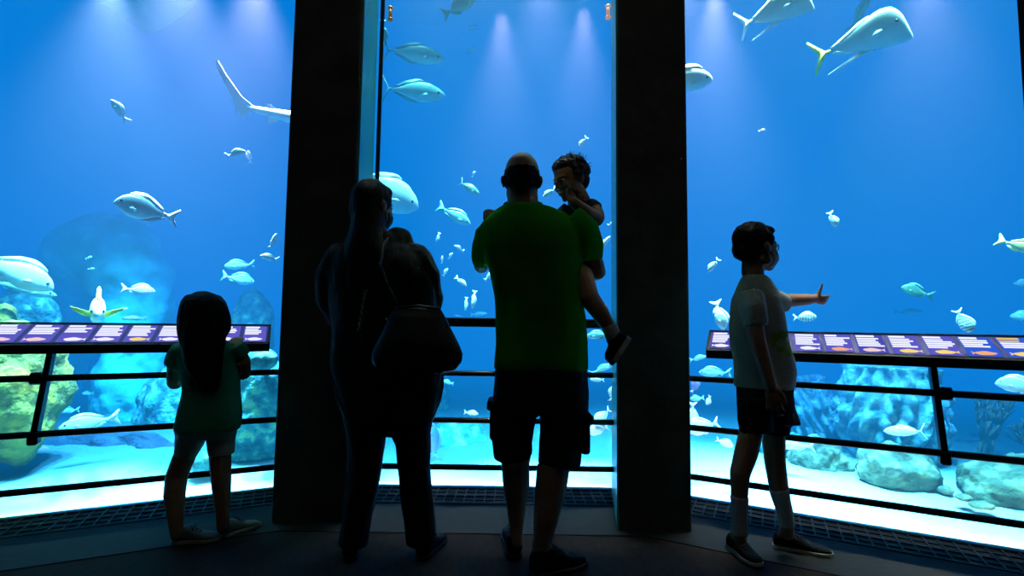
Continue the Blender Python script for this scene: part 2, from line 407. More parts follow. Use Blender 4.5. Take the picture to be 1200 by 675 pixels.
# ------------------------------------------------------------------ reef: rocks, sponges, coral
def water_rock(name, c1, c2, c3, sc=5):
    c1, c2, c3 = [tuple(v * .34 for v in c) for c in (c1, c2, c3)]
    m = mat(name, c1, .9, col2=c2, vscale=sc, bump=1, bscale=26)
    nt = m.node_tree; b = nt.nodes['Principled BSDF']
    r = [n for n in nt.nodes if n.type == 'VALTORGB'][0]; e = r.color_ramp.elements.new(.52); e.color = (*c3, 1)
    return m
M_rk_y = water_rock('rock_yellow', (.40, .38, .03), (2.0, 1.15, .05), (1.0, .85, .06), 7)
M_rk_t = water_rock('rock_teal', (.03, .32, .30), (.75, 1.7, .75), (.10, .75, .62), 11)
M_rk_d = water_rock('rock_dark', (.02, .05, .09), (.07, .17, .22), (.04, .10, .14), 5)
M_rk_s = water_rock('rock_tan', (.24, .26, .15), (1.0, .85, .42), (.36, .38, .20), 9)
M_spg = water_rock('sponge', (.15, .55, .75), (.8, 1.2, 1.1), (.35, .8, .95), 14)
M_crl = water_rock('coral', (.20, .22, .10), (.45, .42, .25), (.3, .3, .16), 8)
def rockify(me, amp, freq, seed):
    nn = [v.normal.copy() for v in me.vertices]
    for v in me.vertices:
        n = nn[v.index]; p = v.co.copy()
        d = noise.fractal(p * freq + V((seed, seed * 2.3, 0)), .9, 2.1, 4) * amp + (noise.noise(p * freq * 6 + V((seed, 0, 5)))) * amp * .2 + noise.noise(p * freq * 14 + V((seed, 3, 5))) * amp * .09
        v.co = p + n * d
    me.update()
def rock(px, py, Y, rx, ry, rz, m, label, seed=1, amp=.25, freq=1.6, n=80, cat='rock', name='rock', tilt=0, stretch=None, kind=None):
    c = at(px, py, Y); k = Y / F
    mb = MB(); mb.ball((0, 0, 0), (rx * k, ry, rz * k), n, rot=Matrix.Rotation(math.radians(tilt), 3, 'Y'))
    me = mb.mesh(name); rockify(me, amp * min(rx, rz) * k, freq / (min(rx, rz) * k) * .5, seed)
    o = link(name, me, m); o.location = c; return tag(o, label, cat, None, kind)
rock(20, 455, 3.25, 42, .3, 78, M_rk_y, 'yellow-green rock covered in algae below the panel at the left edge', 2, .35, 1.5)
rock(2, 376, 3.62, 15, .08, 20, M_rk_y, 'small yellow rock tip showing above the left information panel', 5, .2)
rock(20, 400, 4.02, 50, .2, 60, M_rk_t, 'rounded teal rock mound behind the grouper at the left edge', 3, .2)
# the big arch: a cap on a thick right leg and a thin left one
def merged(parts, voxel, smooth=3):
    mb = MB()
    for f in parts: f(mb)
    me = mb.mesh('t'); o = bpy.data.objects.new('t', me); COL.objects.link(o)
    rm = o.modifiers.new('r', 'REMESH'); rm.mode = 'VOXEL'; rm.voxel_size = voxel
    if smooth: sm = o.modifiers.new('s', 'SMOOTH'); sm.factor = .5; sm.iterations = smooth
    dg = bpy.context.evaluated_depsgraph_get(); dg.update()
    out = bpy.data.meshes.new_from_object(o.evaluated_get(dg)); bpy.data.objects.remove(o); bpy.data.meshes.remove(me)
    return out
k = 4.8 / F; c = at(126, 300, 4.8)
def P4(x, y, dy=0): return at(x, y, 4.8 + dy)
me = merged([lambda m: m.ball(P4(126, 298), (64 * k, .42, 46 * k), 28), lambda m: m.ball(P4(160, 360), (32 * k, .36, 80 * k), 24), lambda m: m.ball(P4(150, 320), (42 * k, .4, 50 * k), 24),
             lambda m: m.ball(P4(80, 380, .2), (18 * k, .3, 90 * k), 20), lambda m: m.ball(P4(160, 470), (40 * k, .4, 90 * k), 20)], .035)
rockify(me, .06, 3.0, 4)
tag(link('rock_arch', me, mat('rock_arch_algae', (.12, .95, .72), .9, var=.35, vscale=2.5, bump=.6, bscale=12)), 'large teal rock arch with a rounded top behind the left panel', 'rock')
rock(210, 486, 4.42, 56, .18, 64, M_rk_t, 'teal reef rock seen between the railing bars left of the girl', 6, .3)
rock(302, 480, 3.75, 42, .26, 64, M_rk_t, 'bright teal reef rock between the girl and the left column', 8, .35, 2)
rock(307, 421, 3.42, 17, .12, 13, M_rk_t, 'small domed teal coral head just under the right end of the left panel', 9, .08, cat='coral', name='dome_coral')
rock(112, 542, 3.85, 118, .15, 40, M_rk_d, 'dark blue low rock ridge behind the lower left bars', 10, .3)
rock(165, 452, 5.9, 60, .22, 46, M_rk_t, 'hazy teal rock behind the left railing bars, left of the girl', 11, .3)
rock(296, 388, 5.2, 22, .2, 50, M_rk_t, 'faint tall teal rock right of the girl above the panel', 12, .15)
rock(536, 520, 4.4, 34, .3, 24, M_rk_t, 'teal coral mound on the sand between the woman and the man', 13, .35, 2.2, cat='coral', name='coral_mound')
rock(512, 480, 5.4, 14, .2, 70, M_rk_t, 'faint teal rock pillar beside the woman', 14, .2)
rock(640, 515, 6.2, 150, .4, 18, M_rk_t, 'long hazy reef bank behind the man', 15, .3)
rock(850, 520, 5.0, 60, .4, 16, M_rk_t, 'hazy low reef bank left of the boy behind the bars', 25, .3)
rock(244, 538, 3.3, 20, .12, 14, M_rk_t, 'low teal rock on the sand seen between the girl\'s legs', 31, .3, n=48)
# right bay
rock(1052, 553, 3.3, 43, .18, 30, M_rk_s, 'pale tan boulder on the sand below the big barrel sponge', 16, .25, 2)
rock(960, 543, 3.62, 32, .15, 30, M_rk_s, 'tan rubble rock on the sand just right of the boy', 17, .35, 2)
rock(916, 530, 3.95, 24, .15, 24, M_rk_t, 'small greenish rock behind the boy\'s legs', 18, .3, 2)
rock(1192, 575, 3.0, 56, .26, 34, M_rk_s, 'grey-green boulder at the right edge behind the lowest bar', 19, .3, 1.8)
rock(1170, 545, 4.1, 80, .25, 28, M_rk_d, 'dark rock ledge behind the right railing post', 20, .3)
rock(1108, 574, 3.08, 7, .05, 5, M_rk_s, 'small pale stone on the sand beside the tan boulder', 21, .2, n=20)
rock(1130, 583, 2.88, 8, .04, 4, M_rk_s, 'small flat stone on the sand in front of the dark ledge', 22, .25, n=20)
rock(1150, 592, 2.8, 13, .05, 4, M_rk_s, 'flat pale stone at the foot of the right boulder', 23, .3, n=24)
def barrel(px, py, Y, w, h, label, tilt=0, seed=0):
    k = Y / F; c = at(px, py, Y); mb = MB(); N, K = 144, 70; rings = []
    for i in range(K + 1):
        t = i / K; z = (t - .5) * h * k
        r = w / 2 * k * (.84 + .2 * math.sin(math.pi * min(1, t * 1.08)) + .02 * math.sin(t * 20))
        ring = []
        for j in range(N):
            a = 2 * math.pi * j / N
            q = noise.noise(V((math.cos(a) * 3.4 + seed, math.sin(a) * 3.4, t * 5.2)))
            g = abs(math.sin(a * 8 + .8 * math.sin(t * 6 + seed))) * .5 + abs(math.sin(t * 17 + a * 2 + seed)) * .5
            rr = r * (.92 + .10 * q + .20 * (abs(math.sin(a * 9 + 1.2 * math.sin(t * 5 + seed))) ** 1.5) * (.35 + .65 * abs(math.sin(t * 15 + 3 * math.sin(a * 4.5) + seed))))
            ring.append((rr * math.cos(a), rr * math.sin(a), z))
        rings.append(ring)
    for t, s in ((.97, .8), (.8, .65), (.55, .5)):   # hollow mouth
        rings.append([(x * s, y * s, h * k * (t - .5)) for x, y, z in rings[K]])
    mb.rings(rings); me = mb.mesh('barrel_sponge'); me.transform(Matrix.Rotation(math.radians(tilt), 4, 'Y'))
    o = link('barrel_sponge', me, M_spg); o.location = c; return tag(o, label, 'sponge')
barrel(1043, 482, 3.8, 98, 104, 'big bluish barrel sponge left of the right railing post', 2, 1)
barrel(950, 490, 4.4, 56, 90, 'smaller leaning barrel sponge just right of the boy', -16, 4)
def branching(px, py, Y, h, label, seed, name='branching_coral'):
    rr = random.Random(seed); k = Y / F; mb = MB(); base = at(px, py, Y)
    def grow(p, d, l, r, lv):
        q = p + d * l; mb.tube([p, (p + q) / 2 + V((rr.uniform(-.1, .1) * l, 0, 0)), q], [r, r * .85, r * .7], 6)
        if lv:
            for _ in range(3 if lv > 1 else 2):
                e = (d + V((rr.uniform(-.8, .8), rr.uniform(-.4, .4), rr.uniform(-.1, .6)))).normalized(); grow(q, e, l * rr.uniform(.65, .85), r * .68, lv - 1)
    for i in range(4): grow(base + V((rr.uniform(-.06, .06), 0, 0)), V((rr.uniform(-.7, .7), rr.uniform(-.2, .2), 1)).normalized(), h * k * .3, .016, 3)
    o = mb.build(name, M_crl, None, True); return tag(o, label, 'coral')
branching(1150, 545, 3.6, 100, 'branching coral growing behind the right railing post', 5)
branching(1215, 560, 3.45, 80, 'smaller branching coral at the right edge of the frame', 9)
# ------------------------------------------------------------------ fish
def fish_mat(name, top, belly, rough=.45, bars=None, glow=0):
    m = bpy.data.materials.new(name); m.use_nodes = True; nt = m.node_tree; b = nt.nodes['Principled BSDF']
    b.inputs['Roughness'].default_value = rough
    tc = nt.nodes.new('ShaderNodeTexCoord'); sx = nt.nodes.new('ShaderNodeSeparateXYZ'); nt.links.new(tc.outputs['Generated'], sx.inputs[0])
    r = nt.nodes.new('ShaderNodeValToRGB'); nt.links.new(sx.outputs[2], r.inputs[0])
    r.color_ramp.elements[0].position = .3; r.color_ramp.elements[1].position = .75
    r.color_ramp.elements[0].color = (*belly, 1); r.color_ramp.elements[1].color = (*top, 1); out = r.outputs[0]
    n = nt.nodes.new('ShaderNodeTexNoise'); n.inputs['Scale'].default_value = 9; nt.links.new(tc.outputs['Generated'], n.inputs['Vector'])
    mx = nt.nodes.new('ShaderNodeMix'); mx.data_type = 'RGBA'; mx.blend_type = 'MULTIPLY'; mx.inputs[0].default_value = .25
    nt.links.new(out, mx.inputs[6]); nt.links.new(n.outputs[0], mx.inputs[7]); out = mx.outputs[2]
    if bars:
        w = nt.nodes.new('ShaderNodeTexWave'); w.inputs['Scale'].default_value = 2.2; w.inputs['Distortion'].default_value = .6; nt.links.new(tc.outputs['Generated'], w.inputs['Vector'])
        r2 = nt.nodes.new('ShaderNodeValToRGB'); nt.links.new(w.outputs[0], r2.inputs[0]); r2.color_ramp.elements[0].position = .15; r2.color_ramp.elements[1].position = .45
        m2 = nt.nodes.new('ShaderNodeMix'); m2.data_type = 'RGBA'; nt.links.new(r2.outputs[0], m2.inputs[0]); m2.inputs[6].default_value = (*bars, 1); nt.links.new(out, m2.inputs[7]); out = m2.outputs[2]
    nt.links.new(out, b.inputs['Base Color'])
    return m
FM = dict(
    white=(fish_mat('fish_white', (.80, .80, .80), (.95, .95, .95)), mat('fin_white', (.85, .85, .86), .5)),
    pearl=(fish_mat('fish_pearl', (.60, .64, .62), (.9, .9, .86)), mat('fin_pearl', (.6, .62, .6), .5)),
    teal=(fish_mat('fish_teal', (.10, .38, .40), (.55, .85, .75)), mat('fin_teal', (.10, .36, .38), .5)),
    green=(fish_mat('fish_green', (.05, .22, .14), (.30, .55, .30)), mat('fin_green', (.10, .30, .18), .5)),
    pink=(fish_mat('fish_pink', (.70, .46, .52), (.9, .72, .75)), mat('fin_pink', (.72, .5, .58), .5)),
    silver=(fish_mat('fish_silver', (.34, .55, .50), (.62, .85, .85)), mat('fin_silver', (.80, .86, .80), .5)),
    yellow=(fish_mat('fish_yellow', (.85, .75, .15), (.80, .90, .70)), mat('fin_yellow', (.95, .82, .05), .5)),
    orange=(fish_mat('fish_orange', (.95, .62, .15), (.9, .8, .45)), mat('fin_orange', (.95, .75, .2), .5)),
    striped=(fish_mat('fish_striped', (.72, .72, .74), (.92, .92, .92), bars=(.22, .22, .26)), mat('fin_striped', (.8, .8, .82), .5)),
    blue=(fish_mat('fish_blue', (.03, .12, .38), (.10, .25, .55)), mat('fin_blue', (.06, .25, .5), .5)),
    purple=(fish_mat('fish_purple', (.34, .22, .62), (.5, .4, .8)), mat('fin_purple', (.4, .25, .7), .5)))
M_eye = mat('fish_eye', (.01, .01, .012), .15); M_yfin = FM['yellow'][1]; M_gold = mat('lookdown_head', (.85, .62, .45), .4)
# outline: (t, upper, lower) from nose to tail root, in units of body length
SPEC = {
 'oval':   dict(pr=[(0, .0, .0), (.04, .07, .05), (.12, .135, .10), (.25, .195, .155), (.42, .22, .185), (.6, .185, .16), (.78, .105, .095), (.9, .05, .05), (1, .045, .045)], w=.36, tail=(.26, .2, .06), dors=(.22, .85, .09), anal=(.6, .88, .07)),
 'deep':   dict(pr=[(0, .0, .02), (.05, .10, .07), (.14, .2, .13), (.28, .27, .21), (.45, .28, .235), (.62, .22, .19), (.8, .11, .1), (.92, .05, .05), (1, .045, .045)], w=.28, tail=(.24, .19, .08), dors=(.22, .88, .08), anal=(.55, .9, .07)),
 'jack':   dict(pr=[(0, -.01, .02), (.04, .04, .055), (.12, .085, .10), (.28, .14, .14), (.45, .155, .15), (.65, .115, .11), (.82, .05, .05), (.93, .022, .022), (1, .022, .022)], w=.5, tail=(.2, .24, .11), dors=(.38, .86, .045), anal=(.5, .88, .04)),
 'slim':   dict(pr=[(0, .0, .0), (.05, .035, .035), (.15, .07, .065), (.3, .1, .09), (.5, .1, .09), (.7, .07, .065), (.88, .035, .03), (1, .03, .03)], w=.6, tail=(.18, .13, .06), dors=(.35, .75, .06), anal=(.6, .85, .05)),
 'look':   dict(pr=[(0, -.215, .245), (.015, -.10, .262), (.05, .045, .268), (.1, .15, .268), (.18, .21, .262), (.3, .222, .245), (.5, .175, .20), (.7, .09, .115), (.86, .035, .05), (.95, .022, .022), (1, .022, .022)], w=.2, tail=(.24, .22, .09), dors=(.4, .9, .02), anal=(.45, .9, .02)),
}
def interp(pr, t):
    for a, b in zip(pr, pr[1:]):
        if t <= b[0]:
            u = (t - a[0]) / (b[0] - a[0]); u = u * u * (3 - 2 * u) * .35 + u * .65
            return a[1] + (b[1] - a[1]) * u, a[2] + (b[2] - a[2]) * u
    return pr[-1][1], pr[-1][2]
def sheet(mb, pts, th, bendf, mi=0):   # thin fin from an outline in the x,z plane
    n = len(pts); a = [bendf(V((x, th, z))) for x, z in pts]; b = [bendf(V((x, -th, z))) for x, z in pts]
    mb.add(a + b, [tuple(range(n)), tuple(range(2 * n - 1, n - 1, -1))] + [(i, n + i, n + (i + 1) % n, (i + 1) % n) for i in range(n)], mi)
PROTO = {}
def fish_meshes(sp, hr, bend, simple):
    key = (sp, round(hr, 2), round(bend, 2), simple)
    if key in PROTO: return PROTO[key]
    S = SPEC[sp]; bl = 1 - S['tail'][0] * .8; x0 = .5     # nose at +.5, tail tip at -.5
    def bf(p):
        if not bend: return p
        u = (p.x - .1); return V((p.x, p.y + bend * u * u * (1 if u < 0 else .5) * 1.6, p.z))
    K, N = (22, 16) if not simple else (12, 10)
    def X(t): return x0 - bl * t
    parts = {}
    mb = MB(); rings = []
    for i in range(K + 1):
        t = (i / K) ** 1.25; up, lo = interp(S['pr'], t); up *= hr; lo *= hr
        c = (up - lo) / 2; h = max((up + lo) / 2, .002); w = max(h * S['w'] * (1.05 - .35 * t), .002)
        rings.append([bf(V((X(t), w * math.cos(2 * math.pi * k / N), (c + h * math.sin(2 * math.pi * k / N)) * 1.0))) for k in range(N)])
    mb.rings(rings); parts['body'] = mb
    mt = mb if simple else MB(); mi = 1 if simple else 0
    tl, th, fk = S['tail']; th *= hr ** .5; xr = X(.96); zr = S['pr'][-1][1] * hr
    sheet(mt, [(xr, zr * .8), (xr - .06, zr * 1.2), (-.5 + .02, th), (-.5, th * .92), (-.5 + fk * .7, th * .35), (-.5 + fk, 0), (-.5 + fk * .7, -th * .35), (-.5, -th * .92), (-.5 + .02, -th), (xr - .06, -zr * 1.2), (xr, -zr * .8)], .004, bf, mi)
    parts['tail_fin'] = mt
    for nm, sg in (('dorsal_fin', 1), ('anal_fin', -1)):
        a, b, h = S['dors' if sg > 0 else 'anal']; m2 = mb if simple else MB(); n = 9
        top, bot = [], []
        for i in range(n):
            u = i / (n - 1); t = a + (b - a) * u; e = interp(S['pr'], t)[0 if sg > 0 else 1] * hr
            bot.append((X(t), sg * (e - .012))); top.append((X(t) - .04 * u - .02, sg * (e + h * hr ** .5 * (math.sin(math.pi * (.1 + .85 * u)) ** .6) * (1 - .25 * u))))
        pts = bot + top[::-1]
        if sg < 0: pts = pts[::-1]
        sheet(m2, pts, .003, bf, mi); parts[nm] = m2
    if sp == 'look':
        m2 = mb if simple else MB(); e = interp(S['pr'], .55)[1] * hr
        sheet(m2, [(X(.48), -e - .012), (X(.62), -e + .02), (-.36, -e - .085), (-.37, -e - .10)], .003, bf, mi); parts['fin_filament'] = m2
        sheet_ = None
    if not simple:
        for sd in (-1, 1):
            m2 = MB(); t = .3; up, lo = interp(S['pr'], t); w = (up + lo) / 2 * hr * S['w'] * .9; z = -.03 * hr
            o = [V((X(t), sd * w, z + .02)), V((X(t) - .06, sd * (w + .012), z + .028)), V((X(t) - .12, sd * (w + .02), z - .01)), V((X(t) - .10, sd * (w + .018), z - .04)), V((X(t) - .02, sd * w, z - .025))]
            o = [bf(p) for p in o]; q = [p + V((0, sd * .004, 0)) for p in o]; n = 5
            m2.add(o + q, [tuple(range(n)), tuple(range(2 * n - 1, n - 1, -1))] + [(i, n + i, n + (i + 1) % n, (i + 1) % n) for i in range(n)]); parts['pectoral_fin%d' % sd] = m2
            m2 = MB(); t = .13; up, lo = interp(S['pr'], t); h = (up + lo) / 2 * hr; w = h * S['w'] * .93
            m2.ball(bf(V((X(t), sd * w * .93, (up - lo) / 2 * hr + h * .28))), (.02, .012, .02), 10); parts['eye%d' % sd] = m2
    PROTO[key] = {k: m.mesh(k) for k, m in parts.items()}
    return PROTO[key]
def frame_at(p, ang, yaw, flip=False):
    v = (p - EYE).normalized(); r = v.cross(V((0, 0, 1))).normalized(); u = r.cross(v)
    a, y = math.radians(ang), math.radians(yaw)
    h = (r * math.cos(a) + u * math.sin(a)) * math.cos(y) + v * math.sin(y)
    base = u if abs(math.cos(a)) > .35 else (r if (math.sin(a) > 0) == flip else -r)
    z = (base - h * base.dot(h)).normalized(); yv = z.cross(h)
    return Matrix((h, yv, z)).transposed()
def fish(px, py, ln, ang, Y, sp, pal, label, hr=1.0, yaw=0, bend=0, name='fish', group=None, flip=False, tail=None, simple=None, cat='fish', roll=0):
    d_ = ray(px, py); Y = max(Y, max(RHO[i] / NRM[i].dot(d_) for i in range(3) if NRM[i].dot(d_) > 0 and abs((px - 600) / F) >= 0 and i == (0 if px < 400 else 1 if px < 730 else 2)) * d_.y + .34)
    p = at(px, py, Y); L = ln * (p - EYE).dot(FW) / F / max(.25, math.cos(math.radians(yaw)))
    simple = (ln < 22) if simple is None else simple
    pm = fish_meshes(sp, hr, bend, simple); bm_, fm_ = FM[pal]; tm = M_yfin if tail == 'yellow' else fm_
    M = frame_at(p, ang, yaw, flip)
    if roll: M = M @ Matrix.Rotation(math.radians(roll), 3, 'X')
    rot = M.to_quaternion()
    def put(o, mats):
        o.data.materials.clear()
        for m in mats: o.data.materials.append(m)
    if simple:
        o = bpy.data.objects.new(name, pm['body'].copy()); COL.objects.link(o); put(o, [bm_, fm_])
        for q in o.data.polygons: q.use_smooth = True
        root = o
    else:
        root = bpy.data.objects.new(name, None); COL.objects.link(root); root.empty_display_size = .1
        for k, me in pm.items():
            nm = k.rstrip('-1'); o = bpy.data.objects.new(nm, me.copy()); COL.objects.link(o); o.parent = root
            put(o, [bm_ if nm in ('body', 'pectoral_fin') else M_eye if nm == 'eye' else tm if nm == 'tail_fin' else fm_])
            for q in o.data.polygons: q.use_smooth = True
    root.rotation_mode = 'QUATERNION'; root.rotation_quaternion = rot; root.location = p; root.scale = (L, L, L)
    return tag(root, label, cat, group or 'fish in the %s window' % ('left' if px < 400 else 'middle' if px < 730 else 'right'))
# ---- left window
fish(140, 130, 27, 128, 3.1, 'oval', 'white', 'small white fish alone high in the left window, nose up', .8)
fish(276, 180, 22, 25, 3.3, 'oval', 'white', 'small white fish under the shark, swimming up to the right', .85)
fish(292, 184, 15, 100, 3.4, 'oval', 'white', 'tiny upright white fish just right of another under the shark', .8)
fish(173, 247, 64, 170, 3.0, 'deep', 'pink', 'large pinkish white fish swimming left above the rock arch', .82, bend=.12, yaw=12)
fish(14, 318, 84, -28, 3.4, 'oval', 'pearl', 'big mottled grouper nosing down at the left edge', .9)
fish(28, 338, 60, -14, 3.6, 'slim', 'teal', 'bright teal fish directly beneath the grouper at the left edge', 1.2)
fish(162, 340, 33, -4, 3.9, 'oval', 'pink', 'dull pink fish swimming right in front of the rock arch', .9)
fish(157, 373, 25, 180, 4.4, 'slim', 'pink', 'faint reddish fish just above the left panel', .9)
fish(320, 282, 19, 70, 3.3, 'slim', 'white', 'thin pale fish pointing up beside the left column', 1.3, flip=True)
fish(316, 302, 21, 172, 3.3, 'oval', 'white', 'small pale fish heading left beside the left column', .75)
fish(281, 311, 32, 188, 4.2, 'oval', 'teal', 'upper of two teal fish above the girl, tail to the right', .8)
fish(279, 327, 35, -10, 4.2, 'oval', 'teal', 'lower of two teal fish above the girl, tail to the left', .9)
fish(106, 495, 56, 188, 3.4, 'oval', 'pearl', 'large pale fish gliding left between the bars, left of the girl', .72)
fish(80, 481, 21, 180, 3.8, 'oval', 'teal', 'blurry teal fish just above the large pale one behind the bars', .9)
fish(103, 461, 11, 180, 4.3, 'oval', 'teal', 'tiny pale teal fish behind the upper left bars', .9)
fish(47, 527, 16, 0, 3.63, 'oval', 'purple', 'small violet fish between the lower bars at the left', .9)
fish(130, 552, 7, 80, 3.6, 'oval', 'white', 'tiny white fish low over the sand left of the girl', .8)
fish(73, 549, 5, 30, 3.7, 'oval', 'white', 'tiniest white speck of a fish over the dark ridge', .8)
fish(147, 362, 5, 30, 3.6, 'oval', 'white', 'tiny white fish right of the yellow-finned fish', .8)
fish(104, 302, 7, 30, 3.7, 'oval', 'teal', 'tiny pale fish upper of two in the mouth of the rock arch', .8)
fish(107, 315, 7, 10, 3.9, 'oval', 'teal', 'tiny pale fish lower of two in the mouth of the rock arch', .8)
# fish facing out of the tank with its fins spread
def facing(px, py, Y):
    p = at(px, py, Y); k = Y / F
    root = empty('fish', p, 'yellow-finned fish facing out, fins spread, above the left panel', 'fish')
    v = (p - EYE).normalized(); r = v.cross(V((0, 0, 1))).normalized(); u = r.cross(v)
    Q = lambda x, y, d=0: p + r * (x * k) - u * (y * k) + v * d
    mb = MB(); rings = []
    for d, w, h, cy in ((-.13, 1.5, 2, 5), (-.11, 4, 6, 4), (-.06, 6.5, 12, 2), (0, 7.5, 16, 0), (.08, 6.5, 15, 0), (.18, 3, 8, 2), (.24, 1, 4, 3)):
        rings.append([Q(w * math.cos(2 * math.pi * i / 16), cy + h * math.sin(2 * math.pi * i / 16), d) for i in range(16)])
    mb.rings(rings); mb.build('body', FM['yellow'][0], root, True)
    for sg in (-1, 1):
        mb = MB(); mb.add([Q(sg * 6, 2, -.04), Q(sg * 14, -1, -.04), Q(sg * 24.5, -4.5, -.03), Q(sg * 22, 0, -.03), Q(sg * 13, 5, -.04), Q(sg * 6, 8, -.04)], [(0, 1, 2, 3, 4, 5)])
        o = mb.build('pectoral_fin', M_yfin, root); md = o.modifiers.new('s', 'SOLIDIFY'); md.thickness = .008
        mb = MB(); mb.ball(Q(sg * 4.6, 1, -.09), .011, 8); mb.build('eye', M_eye, root, True)
    mb = MB(); mb.add([Q(-2.5, -14, .0), Q(-2, -24, .04), Q(0, -28, .06), Q(2, -24, .04), Q(2.5, -14, .0), Q(0, -12, -.05)], [(0, 1, 2, 3, 4, 5)]); o = mb.build('dorsal_fin', M_yfin, root); md = o.modifiers.new('s', 'SOLIDIFY'); md.thickness = .01
facing(114.5, 364, 3.15)
# ray gliding at the top
def stingray(px, py, Y, half, label):
    p = at(px, py, Y); k = Y / F; root = empty('stingray', p, label, 'ray')
    rot = Matrix.Rotation(math.radians(-28), 3, 'X') @ Matrix.Rotation(math.radians(192), 3, 'Z')
    mb = MB(); K, N = 26, 24; w = half * k
    vs = []; 
    for sgn in (1, -1):
        for i in range(K + 1):
            y = -1 + 2 * i / K
            span = (1 - abs(y) ** 1.25)
            for j in range(N + 1):
                x = -1 + 2 * j / N
                th = .11 * (1 - x * x) ** .8 * (1 - y * y) ** .7 * (1 if sgn > 0 else .6)
                q = V((x * span * w, y * w * .8, sgn * th * w + .10 * w * (x * span) ** 2)); vs.append(p + rot @ q)
    fs = []
    st_ = (K + 1) * (N + 1)
    for h in range(2):
        for i in range(K):
            for j in range(N):
                a = h * st_ + i * (N + 1) + j; f = (a, a + 1, a + N + 2, a + N + 1); fs.append(f if h == 0 else f[::-1])
    mb.add(vs, fs); mb.build('body', FM['teal'][0], root, True)
    mb = MB(); mb.tube([p + rot @ V((0, w * .7, 0)), p + rot @ V((.05, w * 1.3, .02)), p + rot @ V((.0, w * 1.9, .1))], [.02, .012, .004], 8); mb.build('tail', FM['teal'][1], root, True)
    for sg in (-1, 1):
        mb = MB(); mb.ball(p + rot @ V((sg * .1 * w, -.62 * w, .06 * w)), .022, 8); mb.build('eye', M_eye, root, True)
stingray(152, -12, 3.7, 74, 'pale teal stingray gliding at the top of the left window')
# sharks
def shark(px, py, Y, ln, ang, label, yaw=0):
    p = at(px, py, Y); L = ln * Y / F; M = frame_at(p, ang, yaw); root = empty('shark', p, label, 'shark')
    Q = lambda x, y, z: p + M @ V((x * L, y * L, z * L))
    mb = MB(); rings = []
    for x, w, h, z in ((.5, .004, .004, 0), (.485, .02, .014, 0), (.44, .045, .032, 0), (.36, .062, .05, .002), (.24, .07, .062, .004), (.1, .064, .06, .004), (-.06, .05, .05, .006), (-.2, .034, .038, .008), (-.32, .02, .026, .01), (-.40, .012, .02, .015)):
        rings.append([Q(x, w * math.cos(2 * math.pi * i / 18), z + h * math.sin(2 * math.pi * i / 18)) for i in range(18)])
    mb.rings(rings); mb.build('body', FM['white'][0], root, True)
    def fin(nm, pts, ax='z', th=.006):
        m = MB(); n = len(pts)
        a = [Q(x, y - th / 2 if ax == 'z' else y, z if ax == 'z' else z - th / 2) for x, y, z in pts]; b = [Q(x, y + th / 2 if ax == 'z' else y, z if ax == 'z' else z + th / 2) for x, y, z in pts]
        m.add(a + b, [tuple(range(n)), tuple(range(2 * n - 1, n - 1, -1))] + [(i, n + i, n + (i + 1) % n, (i + 1) % n) for i in range(n)]); m.build(nm, FM['white'][1], root)
    fin('tail_fin', [(-.36, 0, .035), (-.44, 0, .09), (-.54, 0, .21), (-.60, 0, .30), (-.615, 0, .30), (-.60, 0, .235), (-.555, 0, .16), (-.49, 0, .05), (-.47, 0, -.01), (-.45, 0, -.055), (-.425, 0, -.06), (-.40, 0, -.03), (-.36, 0, -.01)], th=.016)
    fin('dorsal_fin', [(.16, 0, .06), (.06, 0, .15), (.03, 0, .155), (.04, 0, .06)])
    fin('second_dorsal_fin', [(-.18, 0, .04), (-.24, 0, .075), (-.265, 0, .072), (-.26, 0, .035)])
    fin('anal_fin', [(-.16, 0, -.03), (-.22, 0, -.075), (-.25, 0, -.075), (-.25, 0, -.025)])
    for sg in (-1, 1):
        fin('pectoral_fin', [(.24, sg * .06, -.03), (.12, sg * .17, -.06), (.09, sg * .17, -.06), (.13, sg * .055, -.03)], 'y')
        m = MB(); m.ball(Q(.41, sg * .05, .012), .01, 8); m.build('eye', M_eye, root, True)
shark(355, 141, 3.7, 150, -2, 'white shark with a long raised tail fin beside the left column', 0)
# ---- middle window
fish(484, 63, 74, -2, 3.9, 'jack', 'teal', 'upper of two teal jacks in the middle window', .92)
fish(484, 107, 75, 0, 3.9, 'jack', 'teal', 'lower of two teal jacks in the middle window', 1.0)
fish(538, 8, 44, 28, 4.0, 'oval', 'green', 'green fish cut off at the top of the middle window', .8)
fish(450, 39, 28, -82, 3.5, 'slim', 'teal', 'thin teal fish hanging nose down beside the left column', 1.0)
fish(448, 223, 92, -21, 3.9, 'jack', 'pearl', 'big pale fish with a pointed snout behind the woman\'s head', 1.45, simple=False)
fish(554, 32, 13, 5, 4.4, 'slim', 'white', 'tiny curved white fish below the green fish', 1.2, bend=.5)
fish(553, 60, 14, 20, 4.4, 'slim', 'white', 'second tiny curved white fish, lower, right of the jacks', 1.2)
fish(683, 167, 16, 232, 3.6, 'oval', 'white', 'small white fish above the toddler, nose down', .8)
fish(555, 204, 8, 60, 4.2, 'oval', 'white', 'tiny white fish left of the man\'s head', .8)
fish(550, 220, 27, -28, 4.1, 'jack', 'green', 'dark green fish left of the man\'s ear', 1.0)
fish(532, 252, 44, -28, 4.0, 'oval', 'teal', 'dull teal fish between the woman\'s head and the man\'s raised hand', .72)
fish(644, 226, 19, 215, 3.5, 'oval', 'white', 'white fish between the man and the toddler\'s face', .75)
fish(513, 278, 12, 250, 3.9, 'oval', 'white', 'tiny white fish right of the woman\'s shoulder, topmost of its school', .6)
fish(538, 291, 13, 150, 3.8, 'oval', 'white', 'small white fish left of the man\'s sleeve', .75)
fish(528, 300, 9, 60, 3.9, 'oval', 'white', 'tiny white fish lower left of the one by the man\'s sleeve', .8)
